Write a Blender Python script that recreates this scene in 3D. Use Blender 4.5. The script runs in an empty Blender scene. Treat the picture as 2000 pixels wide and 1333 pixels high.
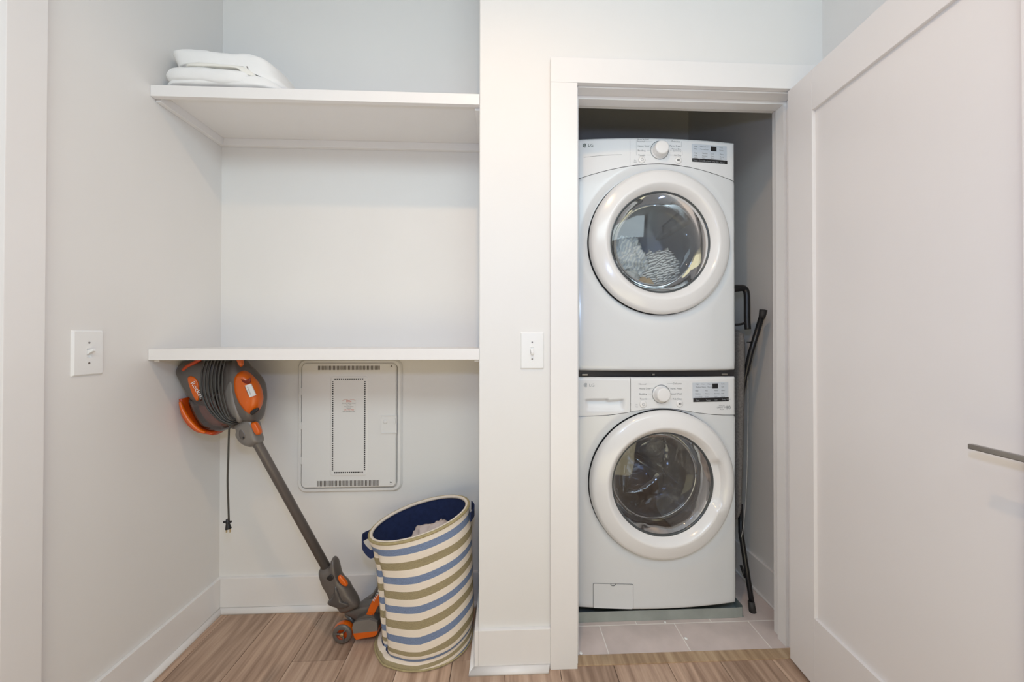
import bpy, bmesh, math, random
from mathutils import Vector, Matrix, noise
random.seed(7)
S = bpy.context.scene
COL = S.collection
pi = math.pi
sin, cos = math.sin, math.cos

# ------------------------------------------------------------------ camera
F, YAW, PITCH, ROLL, EYE, CX, CY = 736.92, .04206, .00711, .00084, 1.1736, 1012.32, 656.39
fw0 = Vector((sin(YAW), cos(YAW), 0)); rt = Vector((cos(YAW), -sin(YAW), 0)); up0 = Vector((0, 0, 1))
FW = fw0*cos(PITCH) + up0*sin(PITCH); UP = up0*cos(PITCH) - fw0*sin(PITCH)
RT = rt*cos(ROLL) + UP*sin(ROLL); UP = UP*cos(ROLL) - rt*sin(ROLL)
cd = bpy.data.cameras.new('camera'); cam = bpy.data.objects.new('camera', cd); COL.objects.link(cam)
cd.sensor_width = 36; cd.lens = 36*F/2000; cd.clip_start = .02
cd.shift_x = -(CX-1000)/2000; cd.shift_y = -(666.5-CY)/2000
m = Matrix((RT, UP, -FW)).transposed().to_4x4(); m.translation = (0, 0, EYE); cam.matrix_world = m
S.camera = cam
S.view_settings.view_transform = 'Standard'; S.view_settings.look = 'None'
S.view_settings.gamma = 1; S.view_settings.use_curve_mapping = False
S.view_settings.exposure = -0.07
w = bpy.data.worlds.new('world'); S.world = w; w.use_nodes = True
w.node_tree.nodes['Background'].inputs[0].default_value = (.8, .85, 1, 1)
w.node_tree.nodes['Background'].inputs[1].default_value = .3

def lamp(name, kind, loc, power, col, size, size_y=None, rot=(0, 0, 0)):
    d = bpy.data.lights.new(name, kind); o = bpy.data.objects.new(name, d); COL.objects.link(o)
    o.location = loc; d.energy = power; d.color = col; o.rotation_euler = rot
    if kind == 'AREA':
        d.shape = 'RECTANGLE'; d.size = size; d.size_y = size_y or size
    else: d.shadow_soft_size = size
    return o
# the hall's warm ceiling lamp, the photographer's cool flash just above the camera,
# and an added unseen low panel standing in for warm floor bounce
cl = lamp('ceiling_downlight', 'SPOT', (0.0, .48, 2.69), 30.5, (1, .62, .30), .03)
cl.data.spot_size = math.radians(172); cl.data.spot_blend = 1
lamp('camera_flash', 'POINT', (0.0, .02, 1.42), 17, (.37, .52, .86), .04)
lamp('high_cool_fill', 'AREA', (0, -.8, 2.55), 24.5, (.73, .89, .97), 2.2, .6, (pi*.36, 0, 0))  # added unseen panel that fills the upper walls; there is no window
lamp('low_warm_fill', 'AREA', (0, -.5, .25), 14, (1, .88, .54), 1.8, 1.2, (pi*.75, 0, 0))

def at(u, v, Y):
    """point on the vertical plane y=Y seen at photo coordinates u, v"""
    d = FW + RT*((u-CX)/F) - UP*((v-CY)/F)
    return Vector((0, 0, EYE)) + d*(Y/d.y)

# ------------------------------------------------------------------ materials
def srgb(r, g, b):
    return tuple(((c/255+.055)/1.055)**2.4 if c/255 > .04045 else c/255/12.92 for c in (r, g, b)) + (1,)
MATS = {}
def mat(name, col, rough=.5, metal=0, bump=0, bscale=200, var=0, vscale=5, coat=0, **kw):
    if name in MATS: return MATS[name]
    mt = bpy.data.materials.new(name); mt.use_nodes = True; nt = mt.node_tree; N = nt.nodes; Lk = nt.links
    b = N['Principled BSDF']; b.inputs['Base Color'].default_value = col
    b.inputs['Roughness'].default_value = rough; b.inputs['Metallic'].default_value = metal
    b.inputs['Coat Weight'].default_value = coat; b.inputs['Coat Roughness'].default_value = .08
    tc = N.new('ShaderNodeTexCoord')
    if bump:
        n = N.new('ShaderNodeTexNoise'); n.inputs['Scale'].default_value = bscale; n.inputs['Detail'].default_value = 3
        Lk.new(tc.outputs['Object'], n.inputs['Vector'])
        bp = N.new('ShaderNodeBump'); bp.inputs['Strength'].default_value = bump; bp.inputs['Distance'].default_value = .002
        Lk.new(n.outputs['Fac'], bp.inputs['Height']); Lk.new(bp.outputs[0], b.inputs['Normal'])
    if var:
        n = N.new('ShaderNodeTexNoise'); n.inputs['Scale'].default_value = vscale; n.inputs['Detail'].default_value = 4
        Lk.new(tc.outputs['Object'], n.inputs['Vector'])
        h = N.new('ShaderNodeHueSaturation'); h.inputs['Color'].default_value = col
        mr = N.new('ShaderNodeMapRange'); mr.inputs[1].default_value = .3; mr.inputs[2].default_value = .7
        mr.inputs[3].default_value = 1-var; mr.inputs[4].default_value = 1+var
        Lk.new(n.outputs['Fac'], mr.inputs[0]); Lk.new(mr.outputs[0], h.inputs['Value'])
        Lk.new(h.outputs[0], b.inputs['Base Color'])
    MATS[name] = mt
    return mt

WALL = mat('wall_paint', (.79, .775, .755, 1), .55, bump=.05, bscale=350, var=.012, vscale=3)
CEIL = mat('ceiling_paint', (.84, .835, .825, 1), .7, bump=.05, bscale=300)
TRIM = mat('trim_paint', (.83, .81, .795, 1), .32, bump=.02, bscale=60, var=.01, vscale=8)
DOORP = mat('door_paint', (.80, .77, .76, 1), .34, bump=.03, bscale=500, var=.008)
ENAM = mat('white_enamel', (.74, .76, .775, 1), .22, var=.006, vscale=3, coat=.3)
PANELW = mat('white_control_plastic', (.79, .80, .81, 1), .28, var=.006, vscale=4)
DOORW = mat('white_door_plastic', (.83, .825, .82, 1), .2, var=.005, vscale=4, coat=.3)
BLACK = mat('black_plastic', (.012, .012, .014, 1), .35, bump=.02)
DARKGAP = mat('dark_gap', (.02, .02, .022, 1), .7, bump=.05)
PRINT = mat('grey_print', srgb(120, 124, 128), .5, var=.02)
PRINTL = mat('pale_print', srgb(165, 170, 175), .5, var=.02)
LOGO = mat('logo_print', srgb(98, 108, 104), .45, var=.02)
LCD = mat('display_grey', srgb(204, 211, 219), .25, var=.01)
STEEL = mat('galvanised_steel', srgb(168, 176, 172), .42, .4, bump=.08, bscale=90, var=.12, vscale=14)
CHROME = mat('brushed_nickel', srgb(150, 145, 140), .22, 1, var=.03)
PLATE = mat('switch_plastic', (.84, .84, .83, 1), .3, var=.005)
VGREY = mat('vacuum_grey', srgb(98, 92, 88), .34, .15, bump=.02, bscale=300, var=.05, vscale=20)
VGREY2 = mat('vacuum_light_grey', srgb(126, 121, 116), .3, .2, var=.05, vscale=20)
VORANGE = mat('vacuum_orange', srgb(208, 92, 0), .28, var=.05, vscale=12, coat=.3)
VRED = mat('vacuum_red_orange', srgb(190, 66, 6), .3, var=.06, vscale=12, coat=.3)
CORD = mat('cord_rubber', srgb(62, 60, 56), .42, bump=.03)
NAVY = mat('navy_cotton', srgb(30, 44, 84), .9, bump=.4, bscale=700, var=.15, vscale=60)
LINEN = mat('white_linen', (.88, .875, .865, 1), .85, bump=.15, bscale=500, var=.02, vscale=12)
LINEN2 = mat('ivory_linen', (.88, .86, .80, 1), .85, bump=.15, bscale=500, var=.02, vscale=12)
TAN = mat('tan_cloth', srgb(196, 168, 132), .9, bump=.3, bscale=400, var=.08, vscale=20)
GREYCLOTH = mat('pale_grey_cloth', srgb(205, 205, 200), .9, bump=.3, bscale=300, var=.08, vscale=20)
BEIGECL = mat('greige_cloth', srgb(205, 190, 182), .9, bump=.3, bscale=300, var=.06, vscale=20)
GASKET = mat('grey_rubber', srgb(120, 122, 124), .35, bump=.03)
DRUMW = mat('dryer_drum', srgb(190, 192, 194), .4, .2, var=.04)
BOARD = mat('charcoal_board_cover', srgb(112, 108, 106), .95, bump=.5, bscale=500, var=.25, vscale=160)
PLASTW = mat('enclosure_plastic', (.80, .785, .765, 1), .36, bump=.04, bscale=400, var=.01)
GROUT = mat('grout', srgb(244, 238, 231), .9, bump=.2)
CAULK = mat('caulk', (.86, .84, .82, 1), .5, bump=.3, bscale=120)
BRASS = mat('brass_prong', srgb(200, 180, 140), .3, 1, var=.03)

def drum_metal():
    mt = mat('stainless_drum', srgb(140, 140, 142), .10, 1); nt = mt.node_tree; N = nt.nodes; Lk = nt.links
    b = N['Principled BSDF']; tc = N.new('ShaderNodeTexCoord')
    n = N.new('ShaderNodeTexNoise'); n.inputs['Scale'].default_value = 7; n.inputs['Distortion'].default_value = 1.2
    Lk.new(tc.outputs['Object'], n.inputs['Vector'])
    bp = N.new('ShaderNodeBump'); bp.inputs['Strength'].default_value = .9; bp.inputs['Distance'].default_value = .02
    Lk.new(n.outputs['Fac'], bp.inputs['Height'])
    v = N.new('ShaderNodeTexVoronoi'); v.inputs['Scale'].default_value = 62; v.inputs['Randomness'].default_value = 0
    Lk.new(tc.outputs['Object'], v.inputs['Vector'])
    lt = N.new('ShaderNodeMath'); lt.operation = 'GREATER_THAN'; lt.inputs[1].default_value = .24
    Lk.new(v.outputs['Distance'], lt.inputs[0])
    mx = N.new('ShaderNodeMix'); mx.data_type = 'RGBA'; mx.inputs[6].default_value = (.03, .03, .03, 1)
    mx.inputs[7].default_value = srgb(146, 146, 150)
    Lk.new(lt.outputs[0], mx.inputs[0]); Lk.new(mx.outputs[2], b.inputs['Base Color'])
    Lk.new(bp.outputs[0], b.inputs['Normal'])
    return mt
DRUM = drum_metal()

def glass(name, tint, refl=.12, rough=.03, wav=0, ior=1.5):
    mt = bpy.data.materials.new(name); mt.use_nodes = True; nt = mt.node_tree; N = nt.nodes; Lk = nt.links
    for n in list(N):
        if n.type != 'OUTPUT_MATERIAL': N.remove(n)
    out = [n for n in N if n.type == 'OUTPUT_MATERIAL'][0]
    tr = N.new('ShaderNodeBsdfTransparent'); tr.inputs[0].default_value = tint
    gl = N.new('ShaderNodeBsdfGlossy'); gl.inputs['Roughness'].default_value = rough
    fr = N.new('ShaderNodeFresnel'); fr.inputs[0].default_value = ior
    ad = N.new('ShaderNodeMath'); ad.operation = 'ADD'; ad.inputs[1].default_value = refl; ad.use_clamp = True
    Lk.new(fr.outputs[0], ad.inputs[0])
    mx = N.new('ShaderNodeMixShader'); Lk.new(ad.outputs[0], mx.inputs[0]); Lk.new(tr.outputs[0], mx.inputs[1]); Lk.new(gl.outputs[0], mx.inputs[2])
    if wav:
        tc = N.new('ShaderNodeTexCoord'); n = N.new('ShaderNodeTexNoise'); n.inputs['Scale'].default_value = 6
        Lk.new(tc.outputs['Object'], n.inputs['Vector'])
        bp = N.new('ShaderNodeBump'); bp.inputs['Strength'].default_value = wav; bp.inputs['Distance'].default_value = .02
        Lk.new(n.outputs['Fac'], bp.inputs['Height']); Lk.new(bp.outputs[0], gl.inputs['Normal'])
    Lk.new(mx.outputs[0], out.inputs[0])
    return mt
GLASS_D = glass('dryer_glass', (.84, .87, .89, 1), .02)
GLASS_W = glass('washer_glass', (.76, .78, .80, 1), .03, wav=.25)
BOWL_D = glass('dryer_glass_bowl', (.93, .95, .96, 1), .0, wav=.1)
CUP = glass('smoky_red_cup', (.80, .56, .52, 1), .10, .12)

def wood(name, c1, c2, c3, objrand=True):
    mt = bpy.data.materials.new(name); mt.use_nodes = True; nt = mt.node_tree; N = nt.nodes; Lk = nt.links
    b = N['Principled BSDF']; b.inputs['Roughness'].default_value = .42
    tc = N.new('ShaderNodeTexCoord'); oi = N.new('ShaderNodeObjectInfo')
    off = N.new('ShaderNodeVectorMath'); off.operation = 'MULTIPLY_ADD'
    cmb = N.new('ShaderNodeCombineXYZ')
    for i in range(3): Lk.new(oi.outputs['Random'], cmb.inputs[i])
    off.inputs[1].default_value = (11, 17, 23)
    Lk.new(cmb.outputs[0], off.inputs[0]); Lk.new(tc.outputs['Object'], off.inputs[2])
    mp = N.new('ShaderNodeMapping'); mp.inputs['Scale'].default_value = (6, .9, 6); Lk.new(off.outputs[0], mp.inputs[0])
    n = N.new('ShaderNodeTexNoise'); n.inputs['Scale'].default_value = 1.0; n.inputs['Detail'].default_value = 5; n.inputs['Roughness'].default_value = .6
    n.inputs['Distortion'].default_value = 1.4; Lk.new(mp.outputs[0], n.inputs[0])
    mp2 = N.new('ShaderNodeMapping'); mp2.inputs['Scale'].default_value = (110, 5, 110); Lk.new(off.outputs[0], mp2.inputs[0])
    n2 = N.new('ShaderNodeTexNoise'); n2.inputs['Scale'].default_value = 1; n2.inputs['Detail'].default_value = 6; Lk.new(mp2.outputs[0], n2.inputs[0])
    wv = N.new('ShaderNodeTexWave'); wv.wave_type = 'RINGS'; wv.rings_direction = 'Z'; wv.inputs['Scale'].default_value = .9; wv.inputs['Distortion'].default_value = 9; wv.inputs['Detail'].default_value = 3
    mp3 = N.new('ShaderNodeMapping'); mp3.inputs['Scale'].default_value = (9, 1.1, 1); Lk.new(off.outputs[0], mp3.inputs[0]); Lk.new(mp3.outputs[0], wv.inputs[0])
    a = N.new('ShaderNodeMath'); a.operation = 'MULTIPLY_ADD'; a.inputs[1].default_value = .30; Lk.new(n2.outputs[0], a.inputs[0])
    a2 = N.new('ShaderNodeMath'); a2.operation = 'MULTIPLY'; a2.inputs[1].default_value = .60; Lk.new(n.outputs[0], a2.inputs[0]); Lk.new(a2.outputs[0], a.inputs[2])
    a3 = N.new('ShaderNodeMath'); a3.operation = 'MULTIPLY_ADD'; a3.inputs[1].default_value = .09; Lk.new(wv.outputs['Fac'], a3.inputs[0]); Lk.new(a.outputs[0], a3.inputs[2])
    cr = N.new('ShaderNodeValToRGB'); e = cr.color_ramp.elements
    e[0].position = .34; e[0].color = c3; e[1].position = .66; e[1].color = c1
    k = e.new(.52); k.color = c2
    Lk.new(a3.outputs[0], cr.inputs[0])
    # sparse knots
    kn = N.new('ShaderNodeTexVoronoi'); kn.inputs['Scale'].default_value = 1; mp4 = N.new('ShaderNodeMapping'); mp4.inputs['Scale'].default_value = (7, 2.2, 1)
    Lk.new(off.outputs[0], mp4.inputs[0]); Lk.new(mp4.outputs[0], kn.inputs[0])
    kr = N.new('ShaderNodeMapRange'); kr.inputs[1].default_value = .03; kr.inputs[2].default_value = .20; kr.inputs[3].default_value = .62; kr.inputs[4].default_value = 1
    Lk.new(kn.outputs['Distance'], kr.inputs[0])
    h = N.new('ShaderNodeHueSaturation'); Lk.new(cr.outputs[0], h.inputs['Color'])
    mr = N.new('ShaderNodeMapRange'); mr.inputs[3].default_value = .86; mr.inputs[4].default_value = 1.12; Lk.new(oi.outputs['Random'], mr.inputs[0])
    mm = N.new('ShaderNodeMath'); mm.operation = 'MULTIPLY'; Lk.new(mr.outputs[0], mm.inputs[0]); Lk.new(kr.outputs[0], mm.inputs[1])
    Lk.new(mm.outputs[0], h.inputs['Value']); Lk.new(h.outputs[0], b.inputs['Base Color'])
    bp = N.new('ShaderNodeBump'); bp.inputs['Strength'].default_value = .12; bp.inputs['Distance'].default_value = .001
    Lk.new(n2.outputs[0], bp.inputs['Height']); Lk.new(bp.outputs[0], b.inputs['Normal'])
    return mt
WOOD = wood('oak_plank', srgb(214, 188, 166), srgb(194, 164, 141), srgb(148, 120, 100))
WOODS = wood('oak_strip', srgb(192, 168, 138), srgb(174, 148, 118), srgb(142, 116, 90))

def tilemat():
    mt = mat('stone_tile', srgb(214, 200, 194), .5, bump=.1, bscale=60, var=.09, vscale=9)
    return mt
TILE = tilemat()

def stripes_basket():
    mt = bpy.data.materials.new('striped_canvas'); mt.use_nodes = True; nt = mt.node_tree; N = nt.nodes; Lk = nt.links
    b = N['Principled BSDF']; b.inputs['Roughness'].default_value = .9
    uv = N.new('ShaderNodeUVMap'); uv.uv_map = 'uv'
    sp = N.new('ShaderNodeSeparateXYZ'); Lk.new(uv.outputs[0], sp.inputs[0])
    fr = N.new('ShaderNodeMath'); fr.operation = 'FRACT'; Lk.new(sp.outputs['Y'], fr.inputs[0])
    cr = N.new('ShaderNodeValToRGB'); cr.color_ramp.interpolation = 'CONSTANT'; e = cr.color_ramp.elements
    cream = srgb(236, 224, 208); blue = srgb(120, 136, 166); olive = srgb(158, 145, 112)
    e[0].position = 0; e[0].color = cream; e[1].position = .24; e[1].color = blue
    x = e.new(.48); x.color = cream; x = e.new(.73); x.color = olive
    Lk.new(fr.outputs[0], cr.inputs[0])
    mp = N.new('ShaderNodeMapping'); mp.inputs['Scale'].default_value = (420, 30, 1); Lk.new(uv.outputs[0], mp.inputs[0])
    n = N.new('ShaderNodeTexNoise'); n.inputs['Scale'].default_value = 1; n.inputs['Detail'].default_value = 3; Lk.new(mp.outputs[0], n.inputs[0])
    mp2 = N.new('ShaderNodeMapping'); mp2.inputs['Scale'].default_value = (60, 160, 1); Lk.new(uv.outputs[0], mp2.inputs[0])
    n2 = N.new('ShaderNodeTexNoise'); n2.inputs['Scale'].default_value = 1; n2.inputs['Detail'].default_value = 3; Lk.new(mp2.outputs[0], n2.inputs[0])
    ad = N.new('ShaderNodeMath'); ad.operation = 'ADD'; Lk.new(n.outputs[0], ad.inputs[0]); Lk.new(n2.outputs[0], ad.inputs[1])
    # coloured threads are more mottled than the cream ones
    lum = N.new('ShaderNodeRGBToBW'); Lk.new(cr.outputs[0], lum.inputs[0])
    amt = N.new('ShaderNodeMapRange'); amt.inputs[1].default_value = .3; amt.inputs[2].default_value = .7; amt.inputs[3].default_value = .9; amt.inputs[4].default_value = .12
    Lk.new(lum.outputs[0], amt.inputs[0])
    c = N.new('ShaderNodeMath'); c.operation = 'SUBTRACT'; c.inputs[1].default_value = 1; Lk.new(ad.outputs[0], c.inputs[0])
    d = N.new('ShaderNodeMath'); d.operation = 'MULTIPLY_ADD'; d.inputs[2].default_value = 1; Lk.new(c.outputs[0], d.inputs[0]); Lk.new(amt.outputs[0], d.inputs[1])
    h = N.new('ShaderNodeHueSaturation'); Lk.new(cr.outputs[0], h.inputs['Color']); Lk.new(d.outputs[0], h.inputs['Value'])
    Lk.new(h.outputs[0], b.inputs['Base Color'])
    bp = N.new('ShaderNodeBump'); bp.inputs['Strength'].default_value = .3; bp.inputs['Distance'].default_value = .001
    Lk.new(ad.outputs[0], bp.inputs['Height']); Lk.new(bp.outputs[0], b.inputs['Normal'])
    return mt
CANVAS = stripes_basket()

def stripecloth(name, c1, c2, scale, rot):
    mt = bpy.data.materials.new(name); mt.use_nodes = True; nt = mt.node_tree; N = nt.nodes; Lk = nt.links
    b = N['Principled BSDF']; b.inputs['Roughness'].default_value = .9
    tc = N.new('ShaderNodeTexCoord'); mp = N.new('ShaderNodeMapping'); mp.inputs['Rotation'].default_value = rot
    Lk.new(tc.outputs['Object'], mp.inputs[0])
    wv = N.new('ShaderNodeTexWave'); wv.bands_direction = 'Z'; wv.inputs['Scale'].default_value = scale; wv.inputs['Distortion'].default_value = 1.5; wv.inputs['Detail Scale'].default_value = .2
    Lk.new(mp.outputs[0], wv.inputs[0])
    cr = N.new('ShaderNodeValToRGB'); cr.color_ramp.elements[0].position = .4; cr.color_ramp.elements[1].position = .6
    cr.color_ramp.elements[0].color = c1; cr.color_ramp.elements[1].color = c2
    Lk.new(wv.outputs['Fac'], cr.inputs[0]); Lk.new(cr.outputs[0], b.inputs['Base Color'])
    return mt
STRIPE1 = stripecloth('striped_shirt_cloth', srgb(138, 138, 138), srgb(240, 240, 236), 30, (.3, .2, 0))
STRIPE2 = stripecloth('pinstripe_cloth', srgb(206, 210, 214), srgb(238, 238, 232), 24, (.9, .7, .3))

# ------------------------------------------------------------------ mesh helpers
def link(name, verts, faces, material, parent=None, smooth=False, uvs=None):
    me = bpy.data.meshes.new(name); me.from_pydata([tuple(v) for v in verts], [], faces)
    bm = bmesh.new(); bm.from_mesh(me); bmesh.ops.recalc_face_normals(bm, faces=bm.faces); bm.to_mesh(me); bm.free()
    if smooth:
        me.polygons.foreach_set('use_smooth', [True]*len(me.polygons))
    if material: me.materials.append(material)
    o = bpy.data.objects.new(name, me); COL.objects.link(o)
    if uvs:
        l = me.uv_layers.new(name='uv')
        for lp in me.loops: l.data[lp.index].uv = uvs[lp.vertex_index]
    if parent: o.parent = parent; o.matrix_parent_inverse = parent.matrix_basis.inverted()
    return o
class G:
    def __init__(s): s.v = []; s.f = []
    def add(s, v, f):
        n = len(s.v); s.v += [Vector(a) for a in v]; s.f += [tuple(i+n for i in q) for q in f]; return s
    def box(s, x0, x1, y0, y1, z0, z1, bev=0):
        if not bev:
            return s.add([(x, y, z) for x in (x0, x1) for y in (y0, y1) for z in (z0, z1)],
                         [(0, 1, 3, 2), (4, 6, 7, 5), (0, 4, 5, 1), (2, 3, 7, 6), (0, 2, 6, 4), (1, 5, 7, 3)])
        bm = bmesh.new(); bmesh.ops.create_cube(bm, size=1)
        for v in bm.verts:
            v.co = Vector(((x0+x1)/2+v.co.x*(x1-x0), (y0+y1)/2+v.co.y*(y1-y0), (z0+z1)/2+v.co.z*(z1-z0)))
        bmesh.ops.bevel(bm, geom=bm.edges[:], offset=bev, segments=2, affect='EDGES', profile=.6)
        bm.verts.ensure_lookup_table(); bm.verts.index_update()
        s.add([v.co.copy() for v in bm.verts], [tuple(v.index for v in f.verts) for f in bm.faces]); bm.free(); return s
    def loft(s, loops, cap0=False, cap1=False, closed=True):
        n = len(loops[0]); v = [p for L in loops for p in L]; f = []
        for k in range(len(loops)-1):
            for i in range(n if closed else n-1):
                j = (i+1) % n; f.append((k*n+i, k*n+j, (k+1)*n+j, (k+1)*n+i))
        if cap0: f.append(tuple(range(n)))
        if cap1: f.append(tuple(range((len(loops)-1)*n, len(loops)*n)))
        return s.add(v, f)
    def tube(s, pts, r, n=10, cap=True):
        pts = [Vector(p) for p in pts]; loops = []; prev = None
        for i, p in enumerate(pts):
            t = (pts[min(i+1, len(pts)-1)]-pts[max(i-1, 0)]).normalized()
            a = prev if prev is not None else (Vector((0, 1, 0)) if abs(t.y) < .9 else Vector((1, 0, 0)))
            a = (a - t*a.dot(t)).normalized(); prev = a; bb = t.cross(a)
            rr = r[i] if isinstance(r, (list, tuple)) else r
            loops.append([p+(a*cos(2*pi*k/n)+bb*sin(2*pi*k/n))*rr for k in range(n)])
        return s.loft(loops, cap, cap)
    def lathe(s, c, prof, n=64, cap0=False, cap1=False):
        """prof: (r, depth toward the room) about an axis along y at c"""
        return s.loft([[(c[0]+r*cos(2*pi*k/n), c[1]-d, c[2]+r*sin(2*pi*k/n)) for k in range(n)] for r, d in prof], cap0, cap1)
    def obj(s, name, material, parent=None, smooth=False, uvs=None): return link(name, s.v, s.f, material, parent, smooth, uvs)
def spline(P, n=8):
    P = [Vector(p) for p in P]; out = []
    for i in range(len(P)-1):
        a, b, c, d = P[max(i-1, 0)], P[i], P[i+1], P[min(i+2, len(P)-1)]
        for k in range(n):
            t = k/n; out.append(.5*((2*b)+(c-a)*t+(2*a-5*b+4*c-d)*t*t+(3*b-a-3*c+d)*t*t*t))
    return out+[P[-1]]
def closed_spline(P, n=4):
    P = [Vector(p) for p in P]; out = []; m_ = len(P)
    for i in range(m_):
        a, b, c, d = P[i-1], P[i], P[(i+1) % m_], P[(i+2) % m_]
        for k in range(n):
            t = k/n; out.append(.5*((2*b)+(c-a)*t+(2*a-5*b+4*c-d)*t*t+(3*b-a-3*c+d)*t*t*t))
    return out
def puffy(px, Y, T, n=4, k=.5, steps=5, back=True):
    """rounded solid whose outline (photo coordinates, at depth Y) is inflated to thickness T"""
    P = closed_spline([at(u, v, Y) for u, v in px], n); c = sum(P, Vector())/len(P); g = G(); loops = []
    for i in range(-steps, steps+1):
        th = i/steps*pi/2*.97
        sc = max(cos(th), .02)**k; d = sin(th)*T/2
        if not back and i < 0: continue
        loops.append([c+(p-c)*sc+Vector((0, -d, 0)) for p in P])
    return g.loft(loops, True, True)
def slab(px, Y, T, n=3, bev=.15):
    P = closed_spline([at(u, v, Y) for u, v in px], n) if n > 1 else [at(u, v, Y) for u, v in px]
    c = sum(P, Vector())/len(P)
    return G().loft([[c+(p-c)*(1-bev)+Vector((0, T, 0)) for p in P], [p+Vector((0, T*.7, 0)) for p in P], [p+Vector((0, T*.25, 0)) for p in P], [c+(p-c)*(1-bev*.35) for p in P], [c+(p-c)*(1-bev) for p in P]], True, True)
def rrect(x0, x1, z0, z1, r, y, n=6):
    out = []
    for (cx, cz, a0) in ((x1-r, z1-r, 0), (x0+r, z1-r, 90), (x0+r, z0+r, 180), (x1-r, z0+r, 270)):
        for k in range(n+1):
            a = math.radians(a0+90*k/n); out.append((cx+r*cos(a), y, cz+r*sin(a)))
    return out
def text(name, items, material, parent, y, depth=.0004):
    """items: (string, x, z, size, rotation, align); joined, lying in the plane y"""
    V = []; Fc = []
    for it in items:
        s_, x, z, size = it[:4]; rot = it[4] if len(it) > 4 else 0; al = it[5] if len(it) > 5 else 'LEFT'
        cu = bpy.data.curves.new('t', 'FONT'); cu.body = s_; cu.size = size; cu.align_x = al; cu.resolution_u = 2
        ob = bpy.data.objects.new('t', cu); me = ob.to_mesh()
        n = len(V); yy = y(x, z) if callable(y) else y
        for v in me.vertices:
            X, Z = v.co.x, v.co.y; X, Z = X*cos(rot)-Z*sin(rot), X*sin(rot)+Z*cos(rot)
            yv = y(x+X, z+Z) if callable(y) else y
            V.append((x+X, yv-depth, z+Z))
        Fc += [tuple(i+n for i in p.vertices) for p in me.polygons]
        ob.to_mesh_clear(); bpy.data.objects.remove(ob); bpy.data.curves.remove(cu)
    o = link(name, V, Fc, material, parent); o['kind'] = 'stuff'
    return o
def tag(o, label, cat, group=None, kind=None):
    o['label'] = label; o['category'] = cat
    if group: o['group'] = group
    if kind: o['kind'] = kind
    return o
def struct(o, label, cat): return tag(o, label, cat, kind='structure')
def thing(name, loc, label, cat, group=None):
    o = bpy.data.objects.new(name, None); o.empty_display_size = .05; COL.objects.link(o); o.location = loc
    bpy.context.view_layer.update()
    return tag(o, label, cat, group)

# ------------------------------------------------------------------ setting
XL, XP, XR = -1.222, -.083, 1.195
YF, YB, YC, YR = 1.355, 1.691, 2.37, -1.9
H = 2.74
struct(G().box(XL-.12, XL, YR-.1, .12, 0, H).box(XL-.12, XL, .12, .962, 2.085, H).box(XL-.12, XL, .962, YC+.1, 0, H).obj('wall_left', WALL), 'white left wall with light switch beside the shelf nook', 'wall')
struct(G().box(XL, XP+.01, YB, YB+.1, 0, H).obj('wall_back', WALL), 'white back wall of the shelf nook behind the media enclosure', 'wall')
ol = [(XP+.003, 0), (.255, 0), (.255, 2.10), (1.10, 2.10), (1.10, 0), (XR+.01, 0), (XR+.01, H), (XP+.003, H)]
g = G().loft([[(x, y, z) for x, z in ol] for y in (YF, 1.47)], True, True).add([(XP+.003, YF, 0), (XP+.0009, YF+.0009, 0), (XP, YF+.003, 0), (XP, 1.47, 0), (XP+.003, 1.47, 0), (XP+.003, YF, H), (XP+.0009, YF+.0009, H), (XP, YF+.003, H), (XP, 1.47, H), (XP+.003, 1.47, H)], [(0, 1, 6, 5), (1, 2, 7, 6), (2, 3, 8, 7)])
struct(g.obj('wall_front', WALL), 'white wall around the laundry closet doorway with light switch', 'wall')
struct(G().box(XP, XP+.115, 1.46, YC+.1, 0, H).obj('wall_middle', WALL), 'white dividing wall between shelf nook and laundry closet', 'wall')
struct(G().box(XP+.10, XR+.01, YC, YC+.1, 0, H).obj('wall_closet', WALL), 'shaded back wall of the laundry closet above the dryer', 'wall')
struct(G().box(XR, XR+.1, YR-.1, YC+.1, 0, H).obj('wall_right', WALL), 'right wall behind the open door and beside the ironing board', 'wall')
struct(G().box(XL-.1, XR+.1, YR-.1, YR, 0, H).obj('wall_rear', WALL), 'white hall wall behind the camera', 'wall')
struct(G().box(XL-.12, XR+.1, YR-.1, YC+.1, H, H+.05).obj('ceiling', CEIL), 'white hall ceiling', 'ceiling')

t = bpy.data.objects.new('ceiling_light', None); COL.objects.link(t); t.location = (0, .48, H); bpy.context.view_layer.update()
tag(t, 'small round recessed white downlight in the hall ceiling above the camera', 'light')
def ring_(prof): return G().loft([[(r*cos(2*pi*k/40), .48+r*sin(2*pi*k/40), z) for k in range(40)] for r, z in prof], False, False)
ring_([(.085, H-.0005), (.085, H-.004), (.078, H-.007), (.062, H-.006), (.056, H-.0005)]).obj('trim_ring', TRIM, t, True)
G().loft([[(r*cos(2*pi*k/32), .48+r*sin(2*pi*k/32), z) for k in range(32)] for r, z in [(.056, H-.001), (.03, H-.003)]], False, True).obj('lens', mat('lens_white', (.85, .84, .8, 1), .4, var=.01), t, True)

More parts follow.
